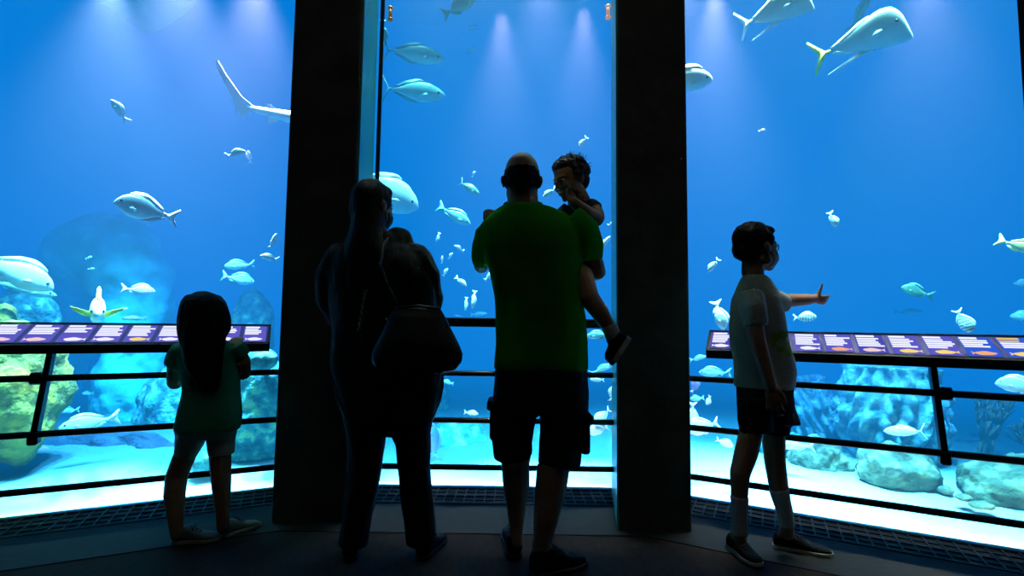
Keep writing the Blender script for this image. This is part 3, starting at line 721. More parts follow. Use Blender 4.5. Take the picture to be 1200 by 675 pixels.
fish(518, 304, 10, 85, 3.9, 'slim', 'white', 'thin upright white fish close to the woman\'s arm', 1.2)
fish(522, 319, 11, 60, 3.8, 'oval', 'white', 'small white fish by the woman\'s elbow, swimming up', .8)
fish(540, 330, 17, 320, 3.7, 'oval', 'white', 'white fish heading down right between the woman and the man', .75)
fish(555, 351, 22, 262, 3.7, 'slim', 'white', 'upright slender white fish beside the man\'s back', 1.1, bend=.2)
fish(546, 356, 16, 265, 3.8, 'slim', 'white', 'shorter upright white fish left of the slender one', 1.1)
fish(573, 324, 14, 40, 3.6, 'oval', 'white', 'white fish half hidden by the man\'s sleeve hem', .8)
fish(561, 368, 20, 5, 4.8, 'slim', 'teal', 'faint teal fish just above the middle handrail', 1)
fish(537, 370, 10, 170, 4.9, 'slim', 'teal', 'tiny faint fish above the handrail beside the handbag', 1)
fish(717, 262, 11, 20, 3.6, 'oval', 'white', 'small white fish at the right column beside the toddler', .8)
fish(709, 285, 20, 55, 3.6, 'slim', 'white', 'slanting white fish right of the man\'s sleeve', 1.3)
fish(702, 393, 30, 185, 3.5, 'oval', 'teal', 'pale teal fish behind the toddler\'s sock', .7)
fish(706, 432, 32, 25, 3.6, 'slim', 'teal', 'pale streaked fish under the toddler\'s shoe', 1)
fish(700, 445, 17, 180, 3.4, 'oval', 'white', 'white fish just below the second bar right of the man', .75)
fish(717, 461, 19, 80, 3.4, 'oval', 'white', 'upright white fish at the right column between the bars', .8)
fish(706, 488, 26, 225, 3.35, 'deep', 'white', 'upper of two white fish at the third bar right of the man', .8)
fish(701, 504, 26, 200, 3.4, 'deep', 'white', 'lower of two white fish at the third bar right of the man', .8)
fish(525, 448, 14, 165, 3.9, 'oval', 'teal', 'small teal fish beside the handbag strap', .8)
fish(552, 484, 17, -8, 3.7, 'oval', 'white', 'small white fish over the coral mound', .75)
fish(508, 518, 46, 100, 3.6, 'oval', 'blue', 'blue fish partly behind the woman\'s leg', .8, flip=True)
# ---- right window
fish(905, 12, 78, 14, 3.2, 'look', 'silver', 'upper silver lookdown fish cut off at the top edge', 1.0)
fish(1004, 46, 96, 11, 3.1, 'look', 'silver', 'silver lookdown fish with a yellow tail', .95, tail='yellow')
fish(1010, 12, 46, 55, 3.7, 'slim', 'green', 'slim green fish above the yellow-tailed lookdown', .9)
fish(800, 95, 66, -6, 3.1, 'oval', 'white', 'white fish emerging from behind the right column', .95)
fish(976, 257, 20, 288, 3.1, 'oval', 'white', 'small white fish nose down, high to the right of the boy', 1.0)
fish(836, 311, 20, 232, 3.3, 'oval', 'white', 'small white fish behind the boy\'s head', .8)
fish(843, 369, 36, 284, 3.0, 'oval', 'white', 'white fish diving beside the boy\'s back', .95, bend=.2)
fish(943, 372, 24, 2, 3.2, 'deep', 'striped', 'small striped fish under the boy\'s outstretched hand', .85)
fish(1129, 376, 30, 292, 2.75, 'deep', 'striped', 'striped fish nosing down above the right panel', .9)
fish(1196, 289, 46, -28, 2.7, 'oval', 'orange', 'orange-yellow fish leaving at the right edge', .75)
fish(1075, 342, 32, 158, 3.4, 'oval', 'green', 'greenish white fish in mid water right of the boy', .95, yaw=-20)
fish(1203, 332, 22, 180, 3.4, 'oval', 'teal', 'upper teal fish cut off at the right edge', .8)
fish(1203, 371, 28, 180, 3.2, 'oval', 'teal', 'lower teal fish cut off at the right edge', .9)
fish(893, 153, 8, 0, 3.6, 'oval', 'pink', 'tiny pink fish high above the boy', .9)
fish(1065, 365, 28, 0, 4.6, 'slim', 'teal', 'faint teal fish just above the right panel', .9)
fish(818, 420, 20, 15, 3.5, 'oval', 'teal', 'small teal fish between the right column and the panel', .6)
fish(838, 437, 36, 182, 3.5, 'oval', 'teal', 'teal fish beneath the left end of the right panel', .75)
fish(815, 452, 22, 60, 3.4, 'oval', 'purple', 'purple fish at the right column below the upper bar', .9)
fish(817, 467, 16, 190, 3.5, 'oval', 'teal', 'small round teal fish left of the pinkish one', .95)
fish(830, 469, 12, 250, 3.5, 'oval', 'pink', 'small pinkish fish left of the boy\'s shorts', 1.1)
fish(824, 500, 38, 200, 3.15, 'deep', 'white', 'large white fish at the third bar left of the boy', .95, bend=.2)
fish(812, 486, 30, 270, 3.6, 'oval', 'white', 'white fish pressed against the right column, nose down', .7)
fish(849, 519, 20, -20, 3.3, 'deep', 'white', 'white fish just under the third bar left of the boy', .85)
fish(1060, 505, 40, 187, 3.1, 'jack', 'white', 'slim white fish in front of the big barrel sponge', .95)
fish(1198, 452, 46, 178, 2.75, 'deep', 'pearl', 'large pale round fish at the right edge under the panel', .8)
fish(930, 522, 44, 183, 3.3, 'slim', 'pearl', 'pale fish behind the boy\'s knee', 1.2)
# brass fittings at the top of the middle window
def fitting(px, py, label, m):
    k = 3.1 / F; p = at(px, py, 3.10); root = empty('glass_fitting', p, label, 'fitting')
    mb = MB(); mb.tube([p + V((0, 0, 7 * k)), p + V((0, 0, -5 * k))], 2.2 * k, 10); mb.build('stem', m, root, True)
    for z, nm in ((7, 'cap'), (-7, 'foot')):
        mb = MB(); mb.ball(p + V((0, 0, z * k)), (3.4 * k, 3.4 * k, 2.6 * k), 12); mb.build(nm, m, root, True)
    mb = MB(); mb.tube([p, p + V((0, .06, 0))], .004, 8); mb.build('bolt', m, root, True)
M_brass = mat('brass', (.42, .26, .10), .4, .6, emit=(.3, .2, .08), es=.25); M_cop = mat('copper', (.7, .4, .3), .4, .4, emit=(.7, .36, .25), es=.6)  # both metals are given a faint glow of their own, brightness in the material
fitting(457.5, 16, 'small brown fitting at the top left of the middle window', M_brass)
fitting(712.5, 14, 'small pinkish copper fitting at the top right of the middle window', M_cop)
# ------------------------------------------------------------------ people
FH = V((0, 1, 0)); RH = V((1, 0, 0)); ZH = V((0, 0, 1))
def skin_mat(name, c):
    m = mat(name, c, .55, var=.12, vscale=18, bump=.08, bscale=90)
    b = m.node_tree.nodes['Principled BSDF']; b.inputs['Subsurface Weight'].default_value = .08; b.inputs['Subsurface Radius'].default_value = (.012, .005, .003); b.inputs['Subsurface Scale'].default_value = .5
    return m
def cloth(name, c, var=.15, sheer=0, bump=.35):
    m = mat(name, c, .85, var=var, vscale=9, bump=bump, bscale=160)
    m.node_tree.nodes['Principled BSDF'].inputs['Specular IOR Level'].default_value = .2
    if sheer:                           # thin cloth lets some light through
        nt = m.node_tree; b = nt.nodes['Principled BSDF']; o = nt.nodes['Material Output']; t = nt.nodes.new('ShaderNodeBsdfTranslucent'); t.inputs[0].default_value = (*[min(1, v * 2.2) for v in c], 1)
        mx = nt.nodes.new('ShaderNodeMixShader'); mx.inputs[0].default_value = sheer; nt.links.new(b.outputs[0], mx.inputs[1]); nt.links.new(t.outputs[0], mx.inputs[2]); nt.links.new(mx.outputs[0], o.inputs[0])
    return m
M_skin = skin_mat('skin', (.42, .24, .15)); M_skin2 = skin_mat('skin_warm', (.46, .25, .13))
M_hair = mat('hair_dark', (.006, .005, .004), .65, spec=.15, bump=.5, bscale=60, stretch=(6, 6, 1)); M_hairb = mat('hair_brown', (.035, .02, .012), .5, bump=.8, bscale=60)
M_white_eye = mat('eye_white', (.7, .7, .68), .2); M_iris = mat('iris', (.03, .018, .01), .1)
M_sole = mat('shoe_sole', (.45, .45, .42), .7, bump=.3, bscale=80); M_lace = mat('shoe_lace', (.03, .03, .03), .8)
class Fig:
    ENDS = True
    def __init__(s, Y): s.Y = Y; s.k = Y / F; s.mb = None
    def P(s, x, y, dy=0): return at(x, y, s.Y + dy)
    def ring(s, x, y, hw, hd, dy=0, n=30, e=2.3):
        c = s.P(x, y, dy); k = (s.Y + dy) / F; out = []
        for i in range(n):
            a = 2 * math.pi * i / n; ca, sa = math.cos(a), math.sin(a)
            out.append(c + RH * (math.copysign(abs(ca) ** (2 / e), ca) * hw * k) + FH * (math.copysign(abs(sa) ** (2 / e), sa) * hd * k))
        return out
    def stack(s, mb, rows, e=2.3, mi=0):  # rows from top to bottom: left px, right px, y, half depth px, dy
        r = [s.ring((a + b) / 2, y, (b - a) / 2, hd, dy, e=e) for a, b, y, hd, dy in rows]
        mb.rings(r[::-1], mi)
    def limb(s, mb, pts, n=14, mi=0):     # points (x, y, dy, radius px)
        q = [];
        for i in range(len(pts) - 1):     # smooth interpolation between joints
            for j in range(4):
                t = j / 4; u = t * t * (3 - 2 * t) * .5 + t * .5
                a, b = pts[i], pts[i + 1]; q.append(tuple(a[m] + (b[m] - a[m]) * (t if m < 3 else u) for m in range(4)))
        q.append(pts[-1])
        mb.tube([s.P(*p[:3]) for p in q], [p[3] * s.k for p in q], n, mi)
        if Fig.ENDS:
          for p in (pts[0], pts[-1]): mb.ball(s.P(*p[:3]), p[3] * s.k, 12, mi)
    def blob(s, mb, x, y, dy, rx, ry, rz, mi=0): # rx across, ry depth, rz up, px
        mb.ball(s.P(x, y, dy), (rx * s.k, ry * s.k, rz * s.k), 20, mi)
def wrinkle(me, amp, freq=9, sq=(1, 1, .45), seed=0, fine=.35):
    nn = [v.normal.copy() for v in me.vertices]
    for v in me.vertices:
        p = v.co.copy(); q = V((p.x * sq[0], p.y * sq[1], p.z * sq[2])) * freq + V((seed, seed, seed))
        d = noise.noise(q) * amp + noise.noise(q * 2.7 + V((3, 1, 7))) * amp * fine
        v.co = p + nn[v.index] * d
    me.update()
def solid(name, build, voxel, m, parent, smooth=4, wr=0, freq=9, sq=(1, 1, .45), seed=0):
    Fig.ENDS = name in ('body', 'hair', 'jacket'); mb = MB(); build(mb)
    o = None; me0 = mb.mesh('t'); o = bpy.data.objects.new('t', me0); COL.objects.link(o)
    rm = o.modifiers.new('r', 'REMESH'); rm.mode = 'VOXEL'; rm.voxel_size = voxel
    if smooth: sm = o.modifiers.new('s', 'SMOOTH'); sm.factor = .5; sm.iterations = smooth
    dg = bpy.context.evaluated_depsgraph_get(); dg.update()
    me = bpy.data.meshes.new_from_object(o.evaluated_get(dg)); bpy.data.objects.remove(o); bpy.data.meshes.remove(me0)
    n = len(me.vertices); lab = list(range(n))   # keep only the outer surface
    def find(a):
        while lab[a] != a: lab[a] = lab[lab[a]]; a = lab[a]
        return a
    ed = [0] * (2 * len(me.edges)); me.edges.foreach_get('vertices', ed)
    for q in range(0, len(ed), 2):
        a, c = find(ed[q]), find(ed[q + 1])
        if a != c: lab[a] = c
    rt_ = [find(a) for a in range(n)]; cnt = {}
    for a in rt_: cnt[a] = cnt.get(a, 0) + 1
    if len(cnt) > 1:
        big = max(cnt, key=cnt.get); bm = bmesh.new(); bm.from_mesh(me); bm.verts.ensure_lookup_table()
        bmesh.ops.delete(bm, geom=[bm.verts[a] for a in range(n) if rt_[a] != big], context='VERTS'); bm.to_mesh(me); bm.free()
    if wr: wrinkle(me, wr, freq, sq, seed)
    return link(name, me, m, parent)
def head_local(c, f, u, H):
    f = f.normalized(); u = (u - f * u.dot(f)).normalized(); l = u.cross(f)   # l: to the figure's own left
    rot = Matrix((l, f, u)).transposed()
    return lambda a, b, d: c + (l * a + f * b + u * d) * H, rot
def head(mb, c, f, u, H, jaw=1.0, nose=1.0):
    Q, rot = head_local(c, f, u, H)
    E = lambda p, r, n=20: mb.ball(Q(*p), tuple(x * H for x in r), n, rot=rot)
    E((0, -.05, .13), (.325, .40, .37), 26); E((0, .09, -.12), (.265, .29, .34)); E((0, .13, -.3), (.17 * jaw, .22, .17))
    E((0, .29, -.41), (.075, .075, .065), 12); E((0, .30, .09), (.2, .10, .06))
    for s in (-1, 1):
        E((s * .13, .27, -.13), (.10, .10, .10), 14)
        E((s * .345, -.03, -.05), (.04, .075, .125), 14); E((s * .375, -.06, -.02), (.03, .065, .09), 12)
        E((s * .22, .02, -.27), (.08, .16, .11), 14)
    mb.tube([Q(0, .37, .05), Q(0, .42, -.04), Q(0, .45, -.13)], [.032 * H, .036 * H, .052 * H * nose], 10)
    for s in (-1, 1): E((s * .045, .41, -.14), (.032, .04, .03), 10)
    E((0, .375, -.255), (.095, .05, .026), 12); E((0, .368, -.30), (.08, .05, .03), 12)
    return Q, rot
def eyes(Q, rot, H, root):
    for s in (-1, 1):
        mb = MB(); mb.ball(Q(s * .125, .325, -.0), .052 * H, 14, 0); mb.ball(Q(s * .122, .36, -.0), .026 * H, 10, 1); mb.build('eye', [M_white_eye, M_iris], root, True)
def hand(mb, wrist, d, nrm, L, curl=.3, thumb=1, spread=.12, point=False, rw=None, thumb_up=False):
    d = d.normalized(); nrm = (nrm - d * nrm.dot(d)).normalized(); s = d.cross(nrm) * thumb   # s: towards the thumb side, nrm: out of the palm
    rot = Matrix((s, d, nrm)).transposed()
    mb.tube([wrist - d * L * .06, wrist + d * L * .08], rw or L * .15, 12)
    mb.ball(wrist + d * L * .28, (L * .2, L * .27, L * .09), 16, rot=rot)
    mb.ball(wrist + d * L * .42, (L * .21, L * .12, L * .075), 16, rot=rot)
    ln = (.40, .46, .43, .33)
    for i in range(4):
        o = (1.5 - i) * L * .105; p = wrist + d * L * (.48 - .03 * abs(i - 1.2)) + s * o
        c = 0.12 if (point and i == 0) else curl
        a = (1.5 - i) * spread; e = (d + s * a).normalized(); pts = [p - e * L * .06]; rad = [L * .055]
        ang = 0
        for seg, fr in ((.45, 1), (.32, 1.1), (.23, .8)):
            ang += c * fr; e2 = e * math.cos(ang) + nrm * math.sin(ang)
            pts.append(pts[-1] + e2 * L * ln[i] * seg * 1.1); rad.append(L * (.05 - .006 * len(rad)))
        mb.tube(pts, rad, 8); mb.ball(pts[-1], rad[-1], 8)
        for q, r in zip(pts[1:-1], rad[1:-1]): mb.ball(q, r * 1.06, 8)
    t0 = wrist + d * L * .12 + s * L * .14
    if thumb_up: t1 = t0 + (d * .35 + s * .95).normalized() * L * .2; t2 = t1 + (d * .1 + s * 1.0).normalized() * L * .18; t3 = t2 + (s * 1 - d * .05).normalized() * L * .12
    else: t1 = t0 + (d * .8 + s * .6 + nrm * .25).normalized() * L * .2; t2 = t1 + (d * .95 + s * .2 + nrm * .25).normalized() * L * .17; t3 = t2 + (d + nrm * .3).normalized() * L * .1
    mb.tube([t0, t1, t2, t3], [L * .085, L * .065, L * .052, L * .042], 9); mb.ball(t3, L * .042, 8)
def shoe(root, heel, toe, w, top, m, lean=V((0, 0, 0)), sole_m=None, laces=True, hgt=None):
    d = toe - heel; L = d.length; d.normalize(); u = ZH - d * d.z; u.normalize(); s = d.cross(u)
    hgt = hgt or L * .36
    def sec(t, z0, z1, ww, n=16, e=2.6):
        out = []
        for i in range(n):
            a = 2 * math.pi * i / n; ca, sa = math.cos(a), math.sin(a)
            out.append(heel + d * (t * L) + s * (math.copysign(abs(ca) ** (2 / e), ca) * ww) + u * ((z0 + z1) / 2 + math.copysign(abs(sa) ** (2 / e), sa) * (z1 - z0) / 2) + (lean * ((z1 - z0) / hgt)))
        return out
    b = .018
    def up(mb):
        mb.rings([sec(t, b * .6, hgt * h, w * q) for t, h, q in ((-.005, .55, .45), (.03, .85, .68), (.10, 1.0, .78), (.22, 1.0, .80), (.36, .92, .82), (.5, .72, .92), (.66, .52, 1.0), (.82, .44, .95), (.93, .36, .74), (.99, .26, .4))])
    sh = solid('shoe', up, max(.005, L * .022), m, root, 3, .002, 14)
    mb = MB(); pts = []
    wr = ((-.02, .35), (.03, .66), (.12, .82), (.3, .8), (.45, .84), (.65, 1.06), (.82, 1.0), (.94, .76), (1.01, .38))
    for t, q in wr: pts.append(heel + d * (t * L) + s * (w * q))
    for t, q in reversed(wr): pts.append(heel + d * (t * L) - s * (w * q))
    n = len(pts); off = u * b
    mb.add([p + u * .001 for p in pts] + [p + off for p in pts], [tuple(range(n)), tuple(range(2 * n - 1, n - 1, -1))] + [(i, (i + 1) % n, n + (i + 1) % n, n + i)[::-1] for i in range(n)])
    me = mb.mesh('sole'); so = link('sole', me, sole_m or M_sole, sh, False)
    bv = so.modifiers.new('b', 'BEVEL'); bv.width = .004; bv.segments = 2
    if laces:
        mb = MB()
        for t, h in ((.42, .86), (.49, .76), (.56, .67)):
            mb.tube([heel + d * (t * L) + s * (w * .55) + u * hgt * (h - .1), heel + d * (t * L) + u * hgt * (h + .06), heel + d * (t * L) - s * (w * .55) + u * hgt * (h - .1)], L * .011, 6)
        for sg in (-1, 1): mb.tube([heel + d * (.40 * L) + u * hgt * .95, heel + d * (.38 * L) + s * (sg * w * .45) + u * hgt * 1.05, heel + d * (.43 * L) + s * (sg * w * .65) + u * hgt * .85], L * .009, 6)
        link('laces', mb.mesh('laces'), M_lace, sh)
    return sh
def person(x, y, label):
    p = ground(x, y); return empty('person', p, label, 'person')
def strands(mb, pts_list, r, n=6):
    for pts in pts_list: mb.tube(pts, [r * (1 - .6 * i / (len(pts) - 1)) for i in range(len(pts))], n)

from mathutils.bvhtree import BVHTree
def tuck(body, cloths, reach=.02, gap=.004):   # skin stays under the cloth that covers it
    nn = [v.normal.copy() for v in body.data.vertices]
    for c in cloths:
        me = c.data; t = BVHTree.FromPolygons([v.co for v in me.vertices], [tuple(p.vertices) for p in me.polygons])
        zs = [v.co.z for v in me.vertices]; z0, z1 = min(zs) - .01, max(zs) + .01
        for v in body.data.vertices:
            if not z0 < v.co.z < z1: continue
            loc, n, i, d = t.find_nearest(v.co, reach)
            if loc is None: continue
            if (v.co - loc).dot(n) > -gap and nn[v.index].dot(n) > .35: v.co = loc - n * gap
    body.data.update()
# ---- the man in the green shirt -------------------------------------------------
g = Fig(2.2)
root = person(622, 662, 'balding man in a green t-shirt and dark cargo shorts holding a toddler')
MAN = root
HM = .236; hc = g.P(611.5, 210.5); hf = V((.02, 1, .06)); hu = V((0, -.06, 1))
def b(mb):
    head(mb, hc, hf, hu, HM)
    g.limb(mb, [(612, 222, 0.0, 18.5), (613, 240, .0, 18.5), (615, 256, .015, 17)])
    g.stack(mb, [(585, 655, 250, 16, 0), (568, 676, 264, 22, 0), (568, 674, 290, 27, 0), (576, 674, 320, 28, .01), (586, 678, 360, 28, .02), (588, 681, 400, 29, .02), (586, 682, 430, 30, .01), (584, 682, 460, 30, 0), (592, 676, 480, 27, 0)])
    g.limb(mb, [(574, 268, .0, 12), (567, 292, .06, 11), (564, 312, .13, 9.5), (568, 288, .25, 8), (572, 262, .33, 6.5)])
    hand(mb, g.P(572, 263, .33), g.P(574, 236, .36) - g.P(572, 263, .33), V((.2, 1, .1)), .165, 1.15, -1)
    g.limb(mb, [(682, 270, .0, 13), (693, 296, .02, 11.5), (700, 319, .05, 10.5), (686, 322, .17, 9.5), (664, 318, .27, 8)])
    hand(mb, g.P(664, 318, .27), V((-1, .25, .12)), V((0, -.3, 1)), .17, .5, 1)
    g.limb(mb, [(606, 478, .0, 26), (604, 520, .02, 21), (604, 545, .04, 16.5), (605, 568, .05, 16), (605, 592, .06, 11.5), (605, 618, .06, 8.5), (604, 636, .05, 9)])
    g.limb(mb, [(660, 478, .0, 26), (654, 520, -.03, 22), (648, 550, -.05, 18.5), (645, 575, -.06, 17.5), (640, 605, -.08, 14), (635, 635, -.09, 10), (633, 655, -.09, 10)])
BODY = solid('body', b, .006, M_skin, root, 3)
Q, rot = head_local(hc, hf, hu, HM); eyes(Q, rot, HM, root)
def b(mb):                              # fringe of hair round the bald crown
    N = 64; rows = []
    for i in range(N + 1):
        a = -math.pi * .5 - math.pi * .82 + 2 * math.pi * .82 * i / N
        rows.append(a)
    outer = []
    for lv, (z, r) in enumerate(((-.17, .90), (-.08, .97), (.02, 1.01), (.1, 1.015), (.165, 1.0), (.185, .97))):
        outer.append([Q(.337 * r * math.cos(a), -.05 + .412 * r * math.sin(a), z - .03 * (abs(math.cos(a)) > .8)) for a in rows])
    inner = [[Q(.29 * math.cos(a), -.05 + .36 * math.sin(a), z) for a in rows] for z in (.185, -.17)]
    rg = outer + inner; m = len(rg); vs = [p for r_ in rg for p in r_]; n = N + 1; fs = []
    for k_ in range(m):
        for i in range(N): fs.append((k_ * n + i, k_ * n + i + 1, ((k_ + 1) % m) * n + i + 1, ((k_ + 1) % m) * n + i))
    fs.append(tuple(k_ * n for k_ in range(m))); fs.append(tuple(k_ * n + N for k_ in range(m))[::-1])
    mb.add(vs, fs)
solid('hair', b, .005, M_hair, root, 2, .003, 60, (1, 1, 1))
M_gshirt = cloth('green_cotton', (.06, .40, .02), .1, .5)
def b(mb):
    g.stack(mb, [(592, 634, 241, 19, -.01), (583, 650, 245, 20, -.01), (572, 664, 252, 24, 0), (562, 676, 262, 28, 0), (558, 684, 274, 31, 0), (563, 684, 290, 34, .0), (570, 682, 308, 35, .01), (575, 681, 326, 35, .01), (580, 683, 346, 35, .01), (582, 687, 372, 35, .01), (582, 689, 400, 36, .01), (580, 688, 422, 37, .0), (579, 688, 433, 37, 0)])
    g.limb(mb, [(571, 272, .0, 15.5), (565, 290, .05, 13.5), (563, 305, .09, 12.5)]); g.limb(mb, [(563, 304, .09, 12), (564, 309, .11, 11)])
    g.limb(mb, [(668, 256, .0, 18), (684, 270, .0, 18), (691, 288, .01, 17), (692, 305, .02, 15)])
    mb.rings([[g.P(685 + 15 * math.cos(a) + 3 * t, 272 + 30 * t + (4 * math.cos(a)) * -1 * t, .02 + .05 * math.sin(a)) for a in [2 * math.pi * i / 20 for i in range(20)]] for t in (0, .5, 1)][::-1])
    mb.tube([g.P(692, 280), g.P(699, 291), g.P(705, 294)], [.04, .035, .012], 10)
solid('t_shirt', b, .008, M_gshirt, root, 5, .008, 8, (1, 1, .5), 1)
mb = MB(); mb.tube([g.P(613 + 21.5 * math.cos(a), 241.5 - 3.5 * math.sin(a) * 1 + (1.5 if math.sin(a) < 0 else -2), -.01 + .072 * math.sin(a)) for a in [2 * math.pi * i / 28 for i in range(29)]], .007, 8); mb.build('collar', M_gshirt, root, True)
M_cargo = cloth('dark_cargo_cotton', (.016, .02, .026), .2)
def b(mb):
    g.stack(mb, [(581, 687, 424, 35, 0), (579, 688, 436, 37, 0), (578, 689, 460, 38, 0), (578, 688, 482, 36, 0)])
    g.limb(mb, [(604, 465, 0, 27), (602, 490, 0, 26), (600, 515, .02, 24), (602, 534, .03, 22.5)])
    g.limb(mb, [(662, 465, 0, 27), (659, 495, -.02, 26), (657, 520, -.03, 25), (656, 545, -.04, 24.5)])
cs = solid('cargo_shorts', b, .008, M_cargo, root, 3, .008, 9, (1, 1, .6), 4)
for (x, y, dx) in ((580, 492, -.02), (684, 508, .02)):
    mb = MB(); c_ = g.P(x, y, -.01); mb.box(c_, V((.02, 0, 0)), V((0, .07, 0)), V((0, 0, .075))); o = mb.build('cargo_pocket', M_cargo, cs); bv = o.modifiers.new('b', 'BEVEL'); bv.width = .014; bv.segments = 3
    mb = MB(); mb.box(c_ + V((dx * .5, 0, .07)), V((.023, 0, 0)), V((0, .074, 0)), V((0, 0, .02))); o = mb.build('pocket_flap', M_cargo, cs); bv = o.modifiers.new('b', 'BEVEL'); bv.width = .008
M_shoeb = mat('shoe_black', (.005, .005, .006), .75, spec=.15, var=.3, vscale=30, bump=.3, bscale=90); M_soleb = mat('sole_black', (.02, .02, .02), .7)
h = ground(603, 654); shoe(root, h + V((0, -.015, 0)), h + V((-.02, .265, 0)), .047, None, M_shoeb, sole_m=M_soleb, hgt=.105)
h = ground(628, 672); shoe(root, h + V((-.02, -.03, 0)), h + V((.215, .10, 0)), .049, None, M_shoeb, sole_m=M_soleb, hgt=.108)
tuck(BODY, [o for o in root.children if o.name.split('.')[0] in ('t_shirt', 'cargo_shorts', 'shorts', 'top', 'jacket', 'trousers', 'sock')])

# ---- the toddler he holds --------------------------------------------------------
g = Fig(2.34)
root = person(684, 640, 'curly-haired toddler held on the man\'s arm, wearing a dark top')
HT = .205; hc = g.P(667, 211.5); hf = V((-.80, -.62, -.32)); hu = V((-.12, -.02, 1))
def b(mb):
    head(mb, hc, hf, hu, HT, 1.05, .8)
    g.limb(mb, [(674, 224, .01, 12), (680, 240, .02, 14)])
    g.stack(mb, [(668, 694, 240, 11, .02), (662, 696, 252, 14, .03), (664, 692, 280, 16, .04), (664, 692, 305, 18, .03), (666, 690, 320, 15, .02)])
    g.limb(mb, [(694, 244, -.02, 9.5), (699, 252, -.05, 9.3), (700, 257, -.08, 8.6), (686, 248, -.13, 7.8), (673, 238, -.15, 6.4)])
    hand(mb, g.P(674, 238.5, -.15), g.P(661, 227, -.13) - g.P(674, 238.5, -.15), V((-.3, -.5, .8)), .10, .5, 1)
    g.limb(mb, [(668, 248, .03, 9), (655, 258, .05, 8), (648, 262, .0, 7)])
    g.limb(mb, [(676, 306, -.03, 14), (682, 325, -.14, 13), (691, 350, -.19, 10.8), (703, 366, -.19, 9.8), (714, 384, -.19, 7.5), (719, 396, -.19, 8)])
    g.limb(mb, [(680, 310, .06, 13), (672, 340, .16, 11), (668, 372, .16, 8), (668, 390, .16, 7)])
    hand(mb, g.P(648, 262, .0), V((-1, -.2, -.2)), V((0, -1, -.2)), .095, .4, -1)
BODY = solid('body', b, .005, M_skin2, root, 2)
Q, rot = head_local(hc, hf, hu, HT); eyes(Q, rot, HT, root)
def b(mb):
    E = lambda p, r: mb.ball(Q(*p), tuple(x * HT for x in r), 18, rot=rot)
    E((0, -.14, .19), (.365, .40, .37)); E((0, -.3, -.02), (.30, .25, .30)); E((0, .1, .36), (.28, .24, .16))
    rr = random.Random(11)
    for i in range(210):                 # loose curls
        a = rr.uniform(0, 2 * math.pi); t = rr.uniform(-.25, 1)
        d = V((math.cos(a) * math.sqrt(max(0, 1 - t * t)), math.sin(a) * math.sqrt(max(0, 1 - t * t)), t))
        if d.y > .55 and d.z < .6: continue
        p = V((d.x * .375, -.12 + d.y * .42, .16 + d.z * .38))
        mb.ball(Q(*p), HT * rr.uniform(.045, .09), 8)
solid('hair', b, .0045, M_hairb, root, 1, .004, 70, (1, 1, 1))
mb = MB(); rr = random.Random(4)
for i in range(90):                      # wisps standing off the curls
    a = rr.uniform(0, 2 * math.pi); t = rr.uniform(-.2, 1); s_ = math.sqrt(1 - t * t)
    d = V((math.cos(a) * s_, math.sin(a) * s_, t))
    if d.y > .35: continue
    p = V((d.x * .38, -.12 + d.y * .42, .17 + d.z * .38)); q = d + V((rr.uniform(-.5, .5), rr.uniform(-.5, .5), rr.uniform(-.5, .5)))
    mb.tube([Q(*p), Q(*(p + d * .07)), Q(*(p + d * .1 + q * .04))], [.0016, .0013, .0007], 4)
mb.build('hair_wisps', M_hairb, root, True)
M_navy = cloth('dark_navy_cotton', (.018, .022, .035), .15)
def b(mb):
    g.stack(mb, [(672, 692, 237, 11, .02), (662, 698, 246, 16, .02), (660, 696, 265, 18, .03), (661, 694, 290, 19, .03), (662, 693, 312, 20, .02)])
    g.limb(mb, [(690, 242, -.0, 11), (698, 247, -.03, 10.6)]); g.limb(mb, [(668, 246, .03, 11), (658, 254, .04, 10)])
solid('top', b, .006, M_navy, root, 3, .004, 12)
def b(mb):
    g.stack(mb, [(662, 693, 304, 20, .02), (664, 692, 320, 18, .02)])
    g.limb(mb, [(676, 308, -.03, 16), (681, 319, -.10, 15.5)]); g.limb(mb, [(680, 312, .06, 15), (675, 328, .12, 13.5)])
solid('shorts', b, .006, M_cargo, root, 3, .004, 12)
M_sock = cloth('white_sock', (.62, .66, .62), .06)
def b(mb): g.limb(mb, [(713.5, 381, -.19, 8.6), (717.5, 391, -.19, 8.8), (720, 398, -.19, 8.4)])
solid('sock', b, .005, M_sock, root, 2, .001, 30)
def b(mb): g.limb(mb, [(668, 380, .16, 8.5), (668, 394, .16, 8.5)])
solid('sock', b, .005, M_sock, root, 2, .001, 30)
